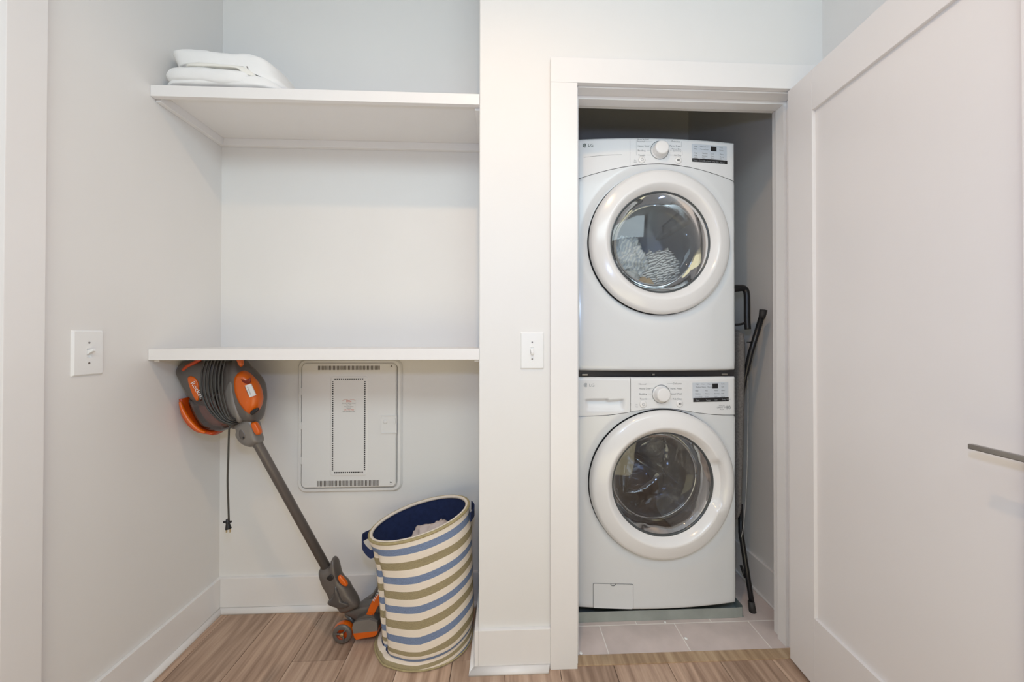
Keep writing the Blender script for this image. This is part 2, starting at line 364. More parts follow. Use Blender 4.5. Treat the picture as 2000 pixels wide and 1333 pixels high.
# wood floor: a dark sub floor and every plank a piece of its own
fl = struct(G().box(XL-.1, XR+.1, YR-.1, 1.372, -.03, -.006).box(XL-.1, XP+.1, 1.37, YB+.02, -.03, -.006).obj('floor', DARKGAP), 'brown oak plank floor running toward the nook and closet', 'floor')
seams = [-1.24, -1.16, -.962, -.762, -.571, -.373, -.18, .01, .205, .4, .598, .792, .985, 1.18, 1.2]
joint = {3: 1.41}
for i in range(len(seams)-1):
    x0, x1 = seams[i], seams[i+1]; end = YB if x0 < XP-.02 else 1.352
    ys = [end]; y = joint.get(i, end-[.75, .55, .9, 0, .45, .62, .3, .95, .5, .8, .35, .7, .6, .5][i])
    while y > YR: ys.append(y); y -= 1.22
    ys.append(YR)
    for a, b_ in zip(ys[1:], ys[:-1]):
        if b_-a < .02: continue
        cy = (a+b_)/2; cx = (x0+x1)/2
        g = G().box(x0-cx+.0009, x1-cx-.0009, a-cy+.0006, b_-cy-.0006, -.008, 0, .0010)
        o = g.obj('plank', WOOD); o.location = (cx, cy, 0); o.parent = fl
# closet floor tiles
ft = struct(G().box(.03, XR, 1.388, YC, -.03, -.0007).obj('floor', GROUT), 'grey stone tile floor of the laundry closet', 'floor')
rows = [(1.392, 1.533, [.03, .397, .708, 1.02, XR]), (1.536, 1.845, [.03, .24, .552, .866, 1.178, XR]), (1.848, 2.157, [.03, .397, .708, 1.02, XR]), (2.16, YC, [.03, .24, .552, .866, 1.178, XR])]
for y0, y1, xs in rows:
    for a, b_ in zip(xs[:-1], xs[1:]):
        if b_-a < .03: continue
        cx, cy = (a+b_)/2, (y0+y1)/2
        o = G().box(a-cx+.0018, b_-cx-.0018, y0-cy+.0006, y1-cy-.0006, -.01, 0, .0008).obj('tile', TILE); o.location = (cx, cy, 0); o.parent = ft
struct(G().box(.262, 1.10, 1.3475, 1.3915, -.004, .0035, .0012).obj('trim_1', WOODS), 'light oak threshold strip between plank floor and closet tiles', 'threshold')

# baseboards with quarter round
def quarter(p0, p1, nrm, r=.019, m0=0, m1=0):
    """quarter round along p0->p1, growing along nrm; m0/m1 mitre its ends"""
    p0, p1, nrm = Vector(p0), Vector(p1), Vector(nrm); t = (p1-p0).normalized(); L0 = []; L1 = []
    prof = [(0, 0)]+[(r*sin(a), r*cos(a)) for a in [k*pi/2/6 for k in range(7)]]
    for d, z in prof:
        L0.append(p0+nrm*d+Vector((0, 0, z))+t*m0*d); L1.append(p1+nrm*d+Vector((0, 0, z))-t*m1*d)
    return G().loft([L0, L1], True, True)
BH = .142
def board(name, x0, x1, y0, y1, label, z1=BH):
    return struct(G().box(x0, x1, y0, y1, 0, z1, .0015).obj(name, TRIM), label, 'baseboard')
b_ = board('baseboard_left', XL, XL+.014, 1.046, YB, 'white baseboard along the left wall')
quarter((XL+.014, 1.046, 0), (XL+.014, YB-.014, 0), (1, 0, 0), m1=1).obj('quarter_round', TRIM, b_, True)
b_ = board('baseboard_back', XL+.014, XP-.014, YB-.014, YB, 'white baseboard along the nook back wall behind the vacuum')
quarter((XL+.014, YB-.014, 0), (XP-.014, YB-.014, 0), (0, -1, 0), m0=1, m1=1).obj('quarter_round', TRIM, b_, True)
b_ = board('baseboard_middle', XP-.014, XP, YF-.014, YB, 'white baseboard on the nook side of the dividing wall')
quarter((XP-.014, YF-.014, 0), (XP-.014, YB-.014, 0), (-1, 0, 0), m0=-1, m1=1).obj('quarter_round', TRIM, b_, True)
b_ = board('baseboard_front', XP, .1715, YF-.014, YF, 'white baseboard below the light switch left of the closet door')
quarter((XP-.014, YF-.014, 0), (.170, YF-.014, 0), (0, -1, 0), m0=-1, m1=.4).obj('quarter_round', TRIM, b_, True)
board('baseboard_closet', XR-.014, XR, 1.478, YC, 'white baseboard of the closet behind the ironing board foot', .15)
G_ = G()
pts = [(XR-.016-.002*random.random(), 1.48+i*.03, .004) for i in range(29)]
o = G_.tube(pts, [.005+.004*random.random() for _ in pts], 6).obj('caulk_bead', CAULK, bpy.data.objects['baseboard_closet'], True)

# door casing, jambs, stops
def tr(name, g, label, cat='door casing'): return struct(g.obj(name, TRIM), label, cat)
tr('trim_2', G().box(.1715, .268, 1.337, YF, 0, 2.0925, .0015), 'flat white casing board left of the closet doorway')
tr('trim_3', G().box(.1715, XR-.001, 1.337, YF, 2.093, 2.183, .0015), 'flat white casing board over the closet doorway')
tr('trim_4', G().box(1.0955, XR-.001, 1.337, YF, 0, 2.0925, .0015), 'flat white casing board behind the open door hinge side')
tr('trim_5', G().box(.253, .273, 1.356, 1.478, 0, 2.088, .001).box(.273, .284, 1.40, 1.443, 0, 2.076, .001), 'left door jamb of the closet doorway with its stop', 'door jamb')
tr('trim_6', G().box(1.090, 1.108, 1.356, 1.478, 0, 2.088, .001).box(1.078, 1.090, 1.40, 1.443, 0, 2.076, .001), 'right door jamb of the closet doorway with its stop', 'door jamb')
tr('trim_7', G().box(.273, 1.090, 1.356, 1.478, 2.088, 2.104, .001).box(.273, 1.090, 1.40, 1.443, 2.075, 2.088, .001), 'head jamb of the closet doorway with its stop', 'door jamb')
# left wall doorway, only its casing edge shows
tr('trim_8', G().box(XL, XL+.018, .962, 1.046, 0, 2.18, .0015), 'flat white casing board at the left edge of the photo')
tr('trim_9', G().box(XL-.118, XL-.001, .946, .962, 0, 2.085, .001), 'white jamb edge beyond the left casing board', 'door jamb')
tr('trim_10', G().box(XL, XL+.018, .033, .12, 0, 2.18, .0015).box(XL, XL+.018, .12, .962, 2.085, 2.18, .0015), 'near casing boards of the left doorway outside the photo')
d2 = struct(G().box(XL-.115, XL-.08, .125, .945, .01, 2.08, .002).obj('door_2', DOORP), 'closed white door in the left doorway outside the photo', 'door')

# ------------------------------------------------------------------ open closet door
A = .0482
dr = bpy.data.objects.new('door_1', None); COL.objects.link(dr); dr.location = (1.0465, 1.3375, 0); dr.rotation_euler = (0, 0, A*-1)
struct(dr, 'white open closet door with one recessed panel and lever', 'door')
bpy.context.view_layer.update()
# local frame: -y runs from the hinge to the latch edge, +x is through the thickness
DW, DT, z0, z1 = .775, .035, .012, 2.082
def dl(g, name, m_, par=None, smooth=False):
    o = g.obj(name, m_, None, smooth); o.parent = par or dr; return o
py0, py1, pz0, pz1 = -.1145, -.644, .2395, 1.9445
dl(G().box(0, DT, -.1145, 0, z0, z1, .0012), 'stile', DOORP)
dl(G().box(0, DT, -DW, -.644, z0, z1, .0012), 'stile', DOORP)
dl(G().box(0, DT, py1+.0004, py0-.0004, pz1, z1, .0012), 'rail', DOORP)
dl(G().box(0, DT, py1+.0004, py0-.0004, z0, pz0, .0012), 'rail', DOORP)
dl(G().box(.011, DT-.011, py1-.004, py0+.004, pz0-.004, pz1+.004), 'door_panel', DOORP)
lv = dl(G().box(-.0605, -.0495, -.711, -.602, .947, .958, .002), 'door_lever', CHROME); dl(G().box(-.0505, 0, -.707, -.695, .9465, .9585, .002), 'lever_neck', CHROME, lv)
lv['label'] = 'brushed nickel lever handle'
o = dl(G().box(-.009, 0, -.733, -.669, .92, .985, .002), 'rose', CHROME, lv)
lv2 = dl(G().box(DT+.0495, DT+.0605, -.711, -.602, .947, .958, .002), 'door_lever', CHROME); dl(G().box(DT, DT+.0505, -.707, -.695, .9465, .9585, .002), 'lever_neck', CHROME, lv2)
dl(G().box(DT, DT+.009, -.733, -.669, .92, .985, .002), 'rose', CHROME, lv2)
for z in (.25, 1.05, 1.85):
    dl(G().tube([(DT+.006, .006, z-.045), (DT+.006, .006, z+.045)], .006, 10), 'hinge', CHROME, None, True)

# ------------------------------------------------------------------ shelves
def shelf(zb, label, hook=True):
    t = thing('wall_shelf', ((XL+XP)/2, YB, zb), label, 'shelf')
    G().box(XL+.0005, XP-.0005, YF+.0185, YB-.0005, zb+.0235, zb+.0385).obj('shelf_board', TRIM, t)
    G().box(XL+.0005, XP-.0005, YF, YF+.0185, zb, zb+.0385, .0012).obj('front_edge', TRIM, t)
    G().box(XL+.0005, XL+.0185, YF+.022, YB-.0005, zb-.008, zb+.0235, .001).obj('cleat', TRIM, t)
    G().box(XP-.0185, XP-.0005, YF+.022, YB-.0005, zb-.008, zb+.0235, .001).obj('cleat', TRIM, t)
    G().box(XL+.0185, XP-.0185, YB-.0185, YB-.0005, zb-.008, zb+.0235, .001).obj('cleat', TRIM, t)
    return t
shelf(2.0148, 'upper white nook shelf holding folded white bedding')
shelf(1.0975, 'lower white nook shelf above the vacuum and media enclosure')

# ------------------------------------------------------------------ light switches
def switch(face, label, up_):
    """face(a, b, d): a across, b up, d out of the wall"""
    c = face(0, 0, 0)
    t = thing('light_switch', c, label, 'light switch', None)
    def P(loop, d): return [face(x, z, d) for x, _, z in loop]
    W, Hh = .0425, .0665
    g = G().loft([P(rrect(-W, W, -Hh, Hh, .003, 0, 3), 0), P(rrect(-W, W, -Hh, Hh, .003, 0, 3), .0015), P(rrect(-W+.0045, W-.0045, -Hh+.0045, Hh-.0045, .003, 0, 3), .006), P(rrect(-.006, .006, -.013, .013, .001, 0, 3), .0062), P(rrect(-.0055, .0055, -.0125, .0125, .001, 0, 3), .003)], True, True)
    g.obj('cover_plate', PLATE, t)
    s = 1 if up_ else -1
    g = G().add([face(x, z, d) for x, z, d in [(-.0052, -s*.006, .003), (.0052, -s*.006, .003), (.0052, s*.008, .003), (-.0052, s*.008, .003), (-.0042, s*.006, .021), (.0042, s*.006, .021), (.0042, s*.0125, .019), (-.0042, s*.0125, .019)]],
                [(0, 1, 2, 3), (4, 5, 6, 7), (0, 1, 5, 4), (2, 3, 7, 6), (0, 4, 7, 3), (1, 2, 6, 5)])
    g.obj('toggle', PLATE, t)
    for z in (.030, -.030):
        g = G().loft([[face(.0028*cos(a), z+.0028*sin(a), d) for a in [k*pi/5 for k in range(10)]] for d in (.0058, .0072)], False, True)
        g.obj('screw', CHROME, t)
    return t
switch(lambda a, b, d: Vector((XL+d, 1.1635+a, 1.130+b)), 'white toggle light switch on the left wall', True)
switch(lambda a, b, d: Vector((.1065+a, YF-d, 1.130+b)), 'white toggle light switch beside the closet door casing', False)

# ------------------------------------------------------------------ structured media enclosure
t = thing('media_enclosure', (-.665, YB, .5), 'white plastic wiring enclosure with vented door on nook wall', 'enclosure')
fx0, fx1, fz0, fz1 = -.889, -.441, .503, 1.082
g = G().loft([rrect(fx0, fx1, fz0, fz1, .035, YB), rrect(fx0, fx1, fz0, fz1, .035, YB-.006), rrect(fx0+.006, fx1-.006, fz0+.006, fz1-.006, .032, YB-.013), rrect(fx0+.017, fx1-.017, fz0+.017, fz1-.017, .024, YB-.014), rrect(fx0+.018, fx1-.018, fz0+.018, fz1-.018, .022, YB-.004)], True, True)
g.obj('enclosure_frame', PLASTW, t)
dx0, dx1, dz0, dz1, DY = -.867, -.462, .527, 1.066, YB-.024
cx, cz = -.662, .797
g = G().loft([rrect(dx0, dx1, dz0, dz1, .02, YB-.004), rrect(dx0, dx1, dz0, dz1, .02, DY+.005), rrect(dx0+.004, dx1-.004, dz0+.004, dz1-.004, .017, DY)], True, True)
door = g.obj('enclosure_door', PLASTW, t)
pa = at(645, 735, DY); pb = at(718, 930, DY)
g = G().loft([rrect(pa.x, pb.x, pb.z, pa.z, .014, DY+.001), rrect(pa.x, pb.x, pb.z, pa.z, .014, DY-.0006), rrect(pa.x+.006, pb.x-.006, pb.z+.006, pa.z-.006, .010, DY-.0022)], True, True)
g.obj('raised_panel', PLASTW, door)
PY = DY-.0024
qa = at(650, 741, PY); qb = at(712, 923, PY)
g = G(); h = .0029
for k in range(14):
    x = qa.x+.010+(qb.x-qa.x-.020)*k/13
    for z in (qa.z, qb.z): g.box(x-h, x+h, PY, PY+.001, z-h, z+h)
for k in range(48):
    z = qb.z+.012+(qa.z-qb.z-.024)*k/47
    for x in (qa.x, qb.x): g.box(x-h, x+h, PY, PY+.001, z-h*.78, z+h*.78)
g.obj('perforations', BLACK, door)['kind'] = 'stuff'
SLOT = mat('slot_shadow', srgb(78, 68, 62), .8, bump=.05)
for v0, v1, u0, u1 in ((715, 723, 622, 741), (940, 949, 620, 740)):
    a = at(u0, v0, DY); b2 = at(u1, v1, DY)
    g = G()
    for k in range(46):
        x = a.x+(b2.x-a.x)*k/45; g.box(x-.0015, x+.0015, DY-.0006, DY+.001, b2.z, a.z)
    g.obj('vent_slots', SLOT, door)['kind'] = 'stuff'
a = at(743, 812, DY); b2 = at(775, 847, DY)
g = G().loft([rrect(a.x, b2.x, b2.z, a.z, .002, DY+.001), rrect(a.x, b2.x, b2.z, a.z, .002, DY-.0035), rrect(a.x+.003, b2.x-.003, b2.z+.003, a.z-.003, .002, DY-.0035), rrect(a.x+.004, b2.x-.004, b2.z+.004, a.z-.004, .002, DY-.0006)], False, True)
lt = g.obj('latch', PLASTW, door)
G().lathe((a.x+.021, DY, (a.z+b2.z)/2+.012), [(.009, 0), (.009, .002), (.007, .0035)], 20, False, True).obj('finger_dimple', PLASTW, door, True)
G().box(b2.x-.012, b2.x-.004, DY-.005, DY, (a.z+b2.z)/2+.004, (a.z+b2.z)/2+.028, .001).obj('catch', PLASTW, door)
for u, v in ((764, 716), (763, 943)):
    p = at(u, v, DY)
    G().lathe(p, [(.008, 0), (.008, .001), (.006, .0014), (.0045, .0002)], 16, False, True).obj('screw_boss', PLASTW, door, True)
    G().lathe((p.x+.001, DY-.0006, p.z+.001), [(.0036, 0), (.0032, .0008)], 12, False, True).obj('screw', mat('dull_screw', srgb(140, 135, 130), .4, .8, var=.02), door, True)
for v in (765, 832, 900):
    p = at(589, v, YB-.014)
    G().loft([rrect(p.x-.005, p.x+.005, p.z-.016, p.z+.016, .004, p.y+.002), rrect(p.x-.005, p.x+.005, p.z-.016, p.z+.016, .004, p.y-.003), rrect(p.x-.003, p.x+.003, p.z-.014, p.z+.014, .002, p.y-.004)], False, True).obj('hinge_lug', PLASTW, t)
# sticker
a = at(668, 781, PY); b2 = at(695, 806, PY)
st = G().box(a.x, b2.x, PY-.0006, PY, b2.z, a.z).obj('sticker', mat('sticker_paper', (.80, .78, .75, 1), .5, var=.01), door)
INK = mat('sticker_ink', srgb(70, 62, 58), .6, var=.02); INKO = mat('sticker_orange', srgb(214, 118, 92), .6, var=.02)
cxs = (a.x+b2.x)/2; hh = (a.z-b2.z)
text('sticker_lettering', [('SECURITY AUDIO VIDEO', cxs, a.z-hh*.32, .0052, 0, 'CENTER'), ('Data  Wifi', cxs, a.z-hh*.44, .0052, 0, 'CENTER'), ('Voice  Tel  Cameras', cxs, a.z-hh*.56, .0048, 0, 'CENTER'), ('Network', cxs, a.z-hh*.68, .0052, 0, 'CENTER'), ('www.homewire.com', cxs, a.z-hh*.97, .0062, 0, 'CENTER')], INK, door, PY-.0007)
text('sticker_lettering', [('Elite', cxs, a.z-hh*.2, .013, 0, 'CENTER'), ('615-778-4400', cxs, a.z-hh*.83, .0078, 0, 'CENTER')], INKO, door, PY-.0007)
g = G()
for s_ in (-1, 1):
    ps = [(cxs+s_*.014+.014*cos(k*pi/10), PY-.001, a.z-hh*.12+.006*sin(k*pi/10)) for k in range(11)]
    g.tube(ps, .0004, 4)
g.obj('sticker_arcs', INKO, door)

# ------------------------------------------------------------------ laundry machines
def sst(a, b, x):
    t_ = min(max((x-a)/(b-a), 0), 1); return t_*t_*(3-2*t_)
MX0, MX1 = .305, .989; MXC = (MX0+MX1)/2; MH = (MX1-MX0)/2
def yfront(x): return 1.533+.026*((x-MXC)/MH)**2
def machine(kind):
    dry = kind == 'dryer'
    zb, zt = (1.040, 2.010) if dry else (.056, 1.014)
    dc = Vector((.655, 0, 1.572)) if dry else Vector((.663, 0, .575))
    sc, se = (1.899, 1.842) if dry else (.886, .850)
    label = ('white front loading dryer stacked on top, clothes in its drum' if dry else 'white front loading washer at the bottom of the stack, empty steel drum')
    t = thing('clothes_dryer' if dry else 'washing_machine', (MXC, 1.9, zb), label, 'dryer' if dry else 'washing machine')
    def seam(x): return (sc-.057*(abs(x-.652)/.33)**1.75) if dry else se+(sc-se)*math.exp(-((x-.652)/.17)**2)
    RH = .3015 if dry else .3070
    def Y(x, z):
        e = min(x-MX0, MX1-x, z-zb, zt-z); rr = .014
        y = yfront(x)
        if e < rr: y += rr-math.sqrt(max(rr*rr-(rr-max(e, 0))**2, 0))
        r = math.hypot(x-dc.x, z-dc.z)
        y += .008*(1-sst(.302, .340, r))*(1 if z < seam(x) else 0)
        return y
    # cabinet sides
    yb = 2.28; r0 = 1.5625+.010
    g = G().box(MX0, MX0+.004, r0, yb, zb, zt).box(MX1-.004, MX1, r0, yb, zb, zt).box(MX0, MX1, r0, yb, zb, zb+.004).box(MX0, MX1, r0, yb, zt-.004, zt).box(MX0, MX1, yb-.004, yb, zb, zt)
    g.obj('cabinet', ENAM, t)
    # front panel with round opening
    N = 192; loops = []
    bnd = []
    for k in range(N):
        a = 2*pi*k/N; dx, dz = cos(a), sin(a); r = .28
        while True:
            x, z = dc.x+dx*r, dc.z+dz*r
            if x <= MX0 or x >= MX1 or z <= zb or z >= seam(x)-.0012: break
            r += .0004
        bnd.append(r)
    for q in [0, .02, .05, .1, .2, .3, .4, .5, .6, .7, .8, .86, .92, .96, .98, 1]:
        L = []
        for k in range(N):
            a = 2*pi*k/N; r = RH+(bnd[k]-RH)*q
            x, z = dc.x+cos(a)*r, dc.z+sin(a)*r; L.append((x, Y(x, z), z))
        loops.append(L)
    L = [(dc.x+cos(2*pi*k/N)*RH, 1.60, dc.z+sin(2*pi*k/N)*RH) for k in range(N)]
    loops = [L]+loops
    G().loft(loops).obj('front_panel', ENAM, t, True)
    # skirt joining panel edge to cabinet
    G().box(MX0+.001, MX0+.006, 1.572, 1.60, zb+.01, zt-.01).obj('side_seam', DARKGAP, t); G().box(MX1-.006, MX1-.001, 1.572, 1.60, zb+.01, zt-.01).obj('side_seam', DARKGAP, t)
    # control panel grid
    def ctrl(x0, x1, name, pocket=None):
        nx = max(int((x1-x0)/.006), 8); nz = 34; V = []; Fc = []
        for i in range(nx+1):
            x = x0+(x1-x0)*i/nx; a0 = seam(x)+.0012
            for j in range(nz+1):
                s_ = j/nz; z = a0+(zt-a0)*(1-(1-s_)**1.6)
                y = Y(x, z)
                if pocket:
                    px0, px1, pz0_, pz1_ = pocket
                    inx = sst(px0, px0+.02, x)*(1-sst(px1-.02, px1, x))
                    q = (pz1_-z)/(pz1_-pz0_)
                    if 0 < q < 1: y += inx*.020*(1-q)**.7
                V.append((x, y, z))
        for i in range(nx):
            for j in range(nz): Fc.append((i*(nz+1)+j, (i+1)*(nz+1)+j, (i+1)*(nz+1)+j+1, i*(nz+1)+j+1))
        return link(name, V, Fc, PANELW, t, True)
    P = lambda u, v: at(u, v, 1.537)
    if dry:
        ctrl(MX0, MX1, 'control_panel')
        a = P(1142, 303.5); b2 = P(1215, 302)
        g = G().tube([(a.x+(b2.x-a.x)*k/8, Y(a.x+(b2.x-a.x)*k/8, a.z)+.0004, a.z+(b2.z-a.z)*math.sin(k/8*pi/2)) for k in range(9)], .0008, 6)
        g.obj('crease_line', PRINT, t)
        G().box(.5268, .5276, yfront(.527)-.0004, yfront(.527)+.002, seam(.527)+.004, zt-.012).obj('seam_line', PRINTL, t)
    else:
        a = P(1142, 783); b2 = P(1222, 804)
        ctrl(MX0, .5275, 'detergent_drawer', (a.x, b2.x, b2.z, a.z))
        ctrl(.5290, MX1, 'control_panel')
    G().box(MX0+.012, MX1-.012, 1.572, 1.60, zb+.012, zb+.02).obj('inner_lip', DARKGAP, t)
    # dark core just behind the seams
    g = G(); nn = 40
    L0 = [(MX0+.004+(MX1-MX0-.008)*i/nn, yfront(MX0+(MX1-MX0)*i/nn)+.009, seam(MX0+(MX1-MX0)*i/nn)-.008) for i in range(nn+1)]
    L1 = [(x, y, z+.018) for x, y, z in L0]
    g.loft([L0, L1], closed=False).obj('seam_backing', DARKGAP, t)
    # knob
    kp = P(1287.5, 294.5) if dry else P(1290.5, 770); kp.y = Y(kp.x, kp.z)
    kb = G().lathe(kp, [(.0385, -.004), (.0385, .0012), (.0372, .002), (.036, -.001), (.030, -.003)], 48, False, True).obj('dial_ring', mat('dial_ring_grey', srgb(150, 154, 158), .2, .6, var=.02), t, True)
    G().lathe(kp, [(.0362, -.003), (.0362, .0006), (.031, .0012), (.0295, .003), (.0285, .026), (.0268, .0285), (.022, .0292)], 48, True, True).obj('dial_knob', DOORW, kb, True)
    for (u, v), nm in (((1253, 313) if dry else (1255.5, 790), 'power_button'), ((1324, 314) if dry else (1326.5, 789), 'start_button')):
        p = P(u, v); p.y = Y(p.x, p.z)
        bt = G().lathe(p, [(.0150, -.001), (.0150, .001), (.0125, .0032), (.011, .0038)], 32, True, True).obj(nm, DOORW, t, True)
        if nm[0] == 'p':
            g = G().tube([(p.x+.0052*sin(a_), p.y-.004, p.z+.0052*cos(a_)) for a_ in [.5+k*(2*pi-1)/14 for k in range(15)]], .0006, 5)
            g.tube([(p.x, p.y-.004, p.z+.002), (p.x, p.y-.004, p.z+.007)], .0006, 5).obj('power_symbol', PRINT, bt)
        else:
            y_ = p.y-.004
            G().add([(p.x-.005, y_, p.z+.005), (p.x-.005, y_, p.z-.005), (p.x+.001, y_, p.z)], [(0, 1, 2)]).box(p.x+.002, p.x+.0032, y_-.0002, y_, p.z-.005, p.z+.005).box(p.x+.0045, p.x+.0057, y_-.0002, y_, p.z-.005, p.z+.005).obj('start_symbol', mat('symbol_black', srgb(40, 40, 44), .5, var=.01), bt)
    # display
    def quad(u0, v0, u1, v1, name, m_, par, d=.0005):
        a = P(u0, v0); b2 = P(u1, v1); V = []; n = 10
        for i in range(n+1):
            x = a.x+(b2.x-a.x)*i/n
            for z in (a.z, b2.z): V.append((x, Y(x, (a.z+b2.z)/2)-d, z))
        return link(name, V, [(2*i, 2*i+1, 2*i+3, 2*i+2) for i in range(n)], m_, par)
    if dry:
        dsp = quad(1351.5, 281, 1424, 310, 'display', LCD, t, .0004)
        quad(1352, 309, 1425, 317.5, 'touch_strip', BLACK, dsp, .0007)
        quad(1390, 284.5, 1402, 294, 'digit_window', BLACK, dsp, .0007)
    else:
        dsp = quad(1352.5, 748, 1427, 779, 'display', LCD, t, .0004)
        quad(1354, 778, 1428, 785.5, 'touch_strip', BLACK, dsp, .0007)
        quad(1393, 750, 1405, 760, 'digit_window', BLACK, dsp, .0007)
    yf = lambda x, z: Y(x, z)
    T = lambda s_, u, v, size, al='LEFT': (s_, P(u, v).x, P(u, v).z, size, 0, al)
    if dry:
        L = [T('SENSOR DRY', 1244, 274.5, .0085), T('Normal', 1244, 278.5, .0100), T('Heavy Duty', 1245, 287.5, .0100), T('Bedding', 1245, 296.5, .0100), T('Towels', 1246, 305.5, .0100),
             T('Delicates', 1328, 279, .0100, 'RIGHT'), T('Perm. Press', 1329, 288, .0100, 'RIGHT'), T('Manual Dry', 1329.5, 293.5, .0085, 'RIGHT'), T('Speed Dry', 1330, 297, .0085, 'RIGHT'), T('Air Dry', 1330, 306, .0100, 'RIGHT'), T('3 s', 1238, 315, .0075), T('Hold', 1237.5, 318, .006)]
        ds = [('Temp. Control', 1354, 314.5), ('Dry Level', 1375, 315), ('Time Dry', 1391, 315.5), ('Signal', 1410, 316.5)]
        ind = [(u, v) for v in (300, 305, 309) for u in (1356, 1372, 1391, 1409)]+[(u, v) for v in (287, 292) for u in (1356, 1368, 1379, 1408)]
        words = ['High', 'Medium', 'Low', 'More', 'Mid', 'Normal', 'Less', 'Damp', 'Ultra', 'Very', 'Eco', 'Off']
        lg = (1144, 280.5)
    else:
        L = [T('Normal', 1247, 752, .0100), T('Heavy Duty', 1247.5, 761, .0100), T('Bedding', 1248, 771.5, .0100), T('Towels', 1249, 781, .0100),
             T('Delicates', 1331, 751, .0100, 'RIGHT'), T('Perm. Press', 1331, 761, .0100, 'RIGHT'), T('Speed Wash', 1332, 771, .0100, 'RIGHT'), T('Tub Clean', 1332.5, 781, .0100, 'RIGHT'), T('3 s', 1241, 792, .0075), T('Hold', 1240, 796, .006),
             T('INVERTER', 1407, 794.5, .006), T('DIRECT DRIVE', 1403, 798.5, .0085), T('MOTOR', 1409, 802, .005)]
        ds = [('Spin', 1360, 784), ('Temp.', 1380, 784), ('Soil', 1398, 783.5), ('Delay Wash', 1413, 783)]
        ind = [(u, v) for v in (765, 771, 777) for u in (1358, 1378, 1397, 1412)]+[(u, v) for v in (752, 758) for u in (1359, 1371, 1383, 1412)]
        words = ['High', 'Hot', 'Heavy', 'Extra', 'Medium', 'Warm', 'Normal', 'Add', 'Extra High', 'Cold', 'Light', 'Rinse']
        lg = (1146, 753.5)
    text('cycle_lettering', L, PRINT, t, yf, .0005)
    g = G()
    for i, (u, v) in enumerate([(1259, 277), (1266, 286), (1263, 295), (1262, 304)] if dry else [(1262, 750.5), (1267, 759.5), (1265, 770), (1262, 780)]):
        a = P(u, v); b2 = P(1275 if i in (1, 2) else 1281, v)
        g.box(a.x, b2.x, Y(a.x, a.z)-.0006, Y(a.x, a.z)+.001, a.z, a.z+.0008)
    for i, (u, v) in enumerate([(1313, 277), (1311, 286), (1311, 295), (1313, 304)] if dry else [(1313, 749.5), (1310, 759), (1310, 769), (1315, 780)]):
        a = P(u, v); b2 = P(1302 if i in (0, 3) else 1308, v)
        g.box(b2.x, a.x, Y(a.x, a.z)-.0006, Y(a.x, a.z)+.001, a.z, a.z+.0008)
    if dry:
        for u, v0, v1 in ((1242.5, 275, 304), (1330.5, 277, 288), (1332, 296, 304)):
            a = P(u, v0); b2 = P(u, v1); g.box(a.x, a.x+.0008, Y(a.x, a.z)-.0006, Y(a.x, a.z)+.001, b2.z, a.z)
    g.obj('leader_lines', PRINTL, t)['kind'] = 'stuff'
    text('strip_lettering', [T(s_, u, v, .0085) for s_, u, v in ds], PRINTL, dsp, yf, .001)
    text('display_lettering', [T(words[i % len(words)], u, v, .0075) for i, (u, v) in enumerate(ind)], PRINT, dsp, yf, .0008)
    p = P(*lg); p.y = Y(p.x, p.z)
    lm = LOGO if dry else PRINTL
    lo = G().lathe(p, [(.0085, 0), (.0085, .0006)], 24, False, True).obj('maker_emblem', lm, t)
    g = G().tube([(p.x+.0055*cos(a_), p.y-.0009, p.z+.0055*sin(a_)) for a_ in [k*1.5*pi/12+pi/2 for k in range(13)]], .0005, 5)
    g.tube([(p.x, p.y-.0009, p.z+.003), (p.x, p.y-.0009, p.z-.002), (p.x+.003, p.y-.0009, p.z-.002)], .0005, 5).obj('emblem_face', PANELW, lo)
    text('maker_lettering', [('LG', p.x+.0125, p.z-.0065, .0185)], lm, t, yf, .0006)
    if not dry:
        text('motor_lettering', [T('10', 1421.5, 801.5, .0230)], PRINT, t, yf, .0006)
        # pump filter flap, bottom left
        a = P(1159.5, 1143); b2 = P(1236.5, 1190); V = []
        yy = lambda x: yfront(x)-.0008
        for r_, dd, m_, nm in ((0, .0014, mat('flap_line', srgb(80, 86, 92), .6, var=.02), 'flap_gap'), (.0013, .0020, ENAM, 'filter_flap')):
            L = rrect(a.x+r_, b2.x-r_, max(b2.z, zb+.004)+r_, a.z-r_, .006, 0, 4)
            V = [(x, yfront(x)-dd, z) for x, _, z in L]
            fo = link(nm, V, [tuple(range(len(V)))], m_, t)
        cxm = (a.x+b2.x)/2
        g = G().tube([(cxm+.010*cos(a_), yfront(cxm)-.0015, a.z-.001+.007*sin(a_)*-1) for a_ in [k*pi/10 for k in range(11)]], .0012, 6)
        g.obj('flap_notch', MATS['flap_line'], fo)
    # ------------- door
    class GB(G):
        def obj(s_, name, material, parent=None, smooth=False, uvs=None):
            for v_ in s_.v: v_.y += .024*((v_.x-MXC)/MH)**2
            return G.obj(s_, name, material, parent, smooth, uvs)
    yc = yfront(MXC)
    C = Vector((dc.x, yc, dc.z))
    GB().lathe(C, [(.27, -.024), (.312, -.024)], 96).obj('door_seat', DARKGAP, t, True)
    R = .2985 if dry else .3050
    if dry:
        prof = [(R-.012, -.004), (R-.003, -.003), (R, .002), (R, .008), (R-.003, .016), (R-.010, .023), (R-.018, .0265), (.243, .0375), (.236, .038), (.2315, .0355), (.219, .020), (.2105, .006), (.2085, .002)]
        gr = .2085
    else:
        prof = [(R-.012, -.004), (R-.003, -.003), (R, .002), (R, .008), (R-.003, .018), (R-.010, .026), (R-.018, .0295), (.246, .0415), (.240, .042), (.2355, .0395), (.224, .022), (.2145, .008), (.2115, .004)]
        gr = .2115
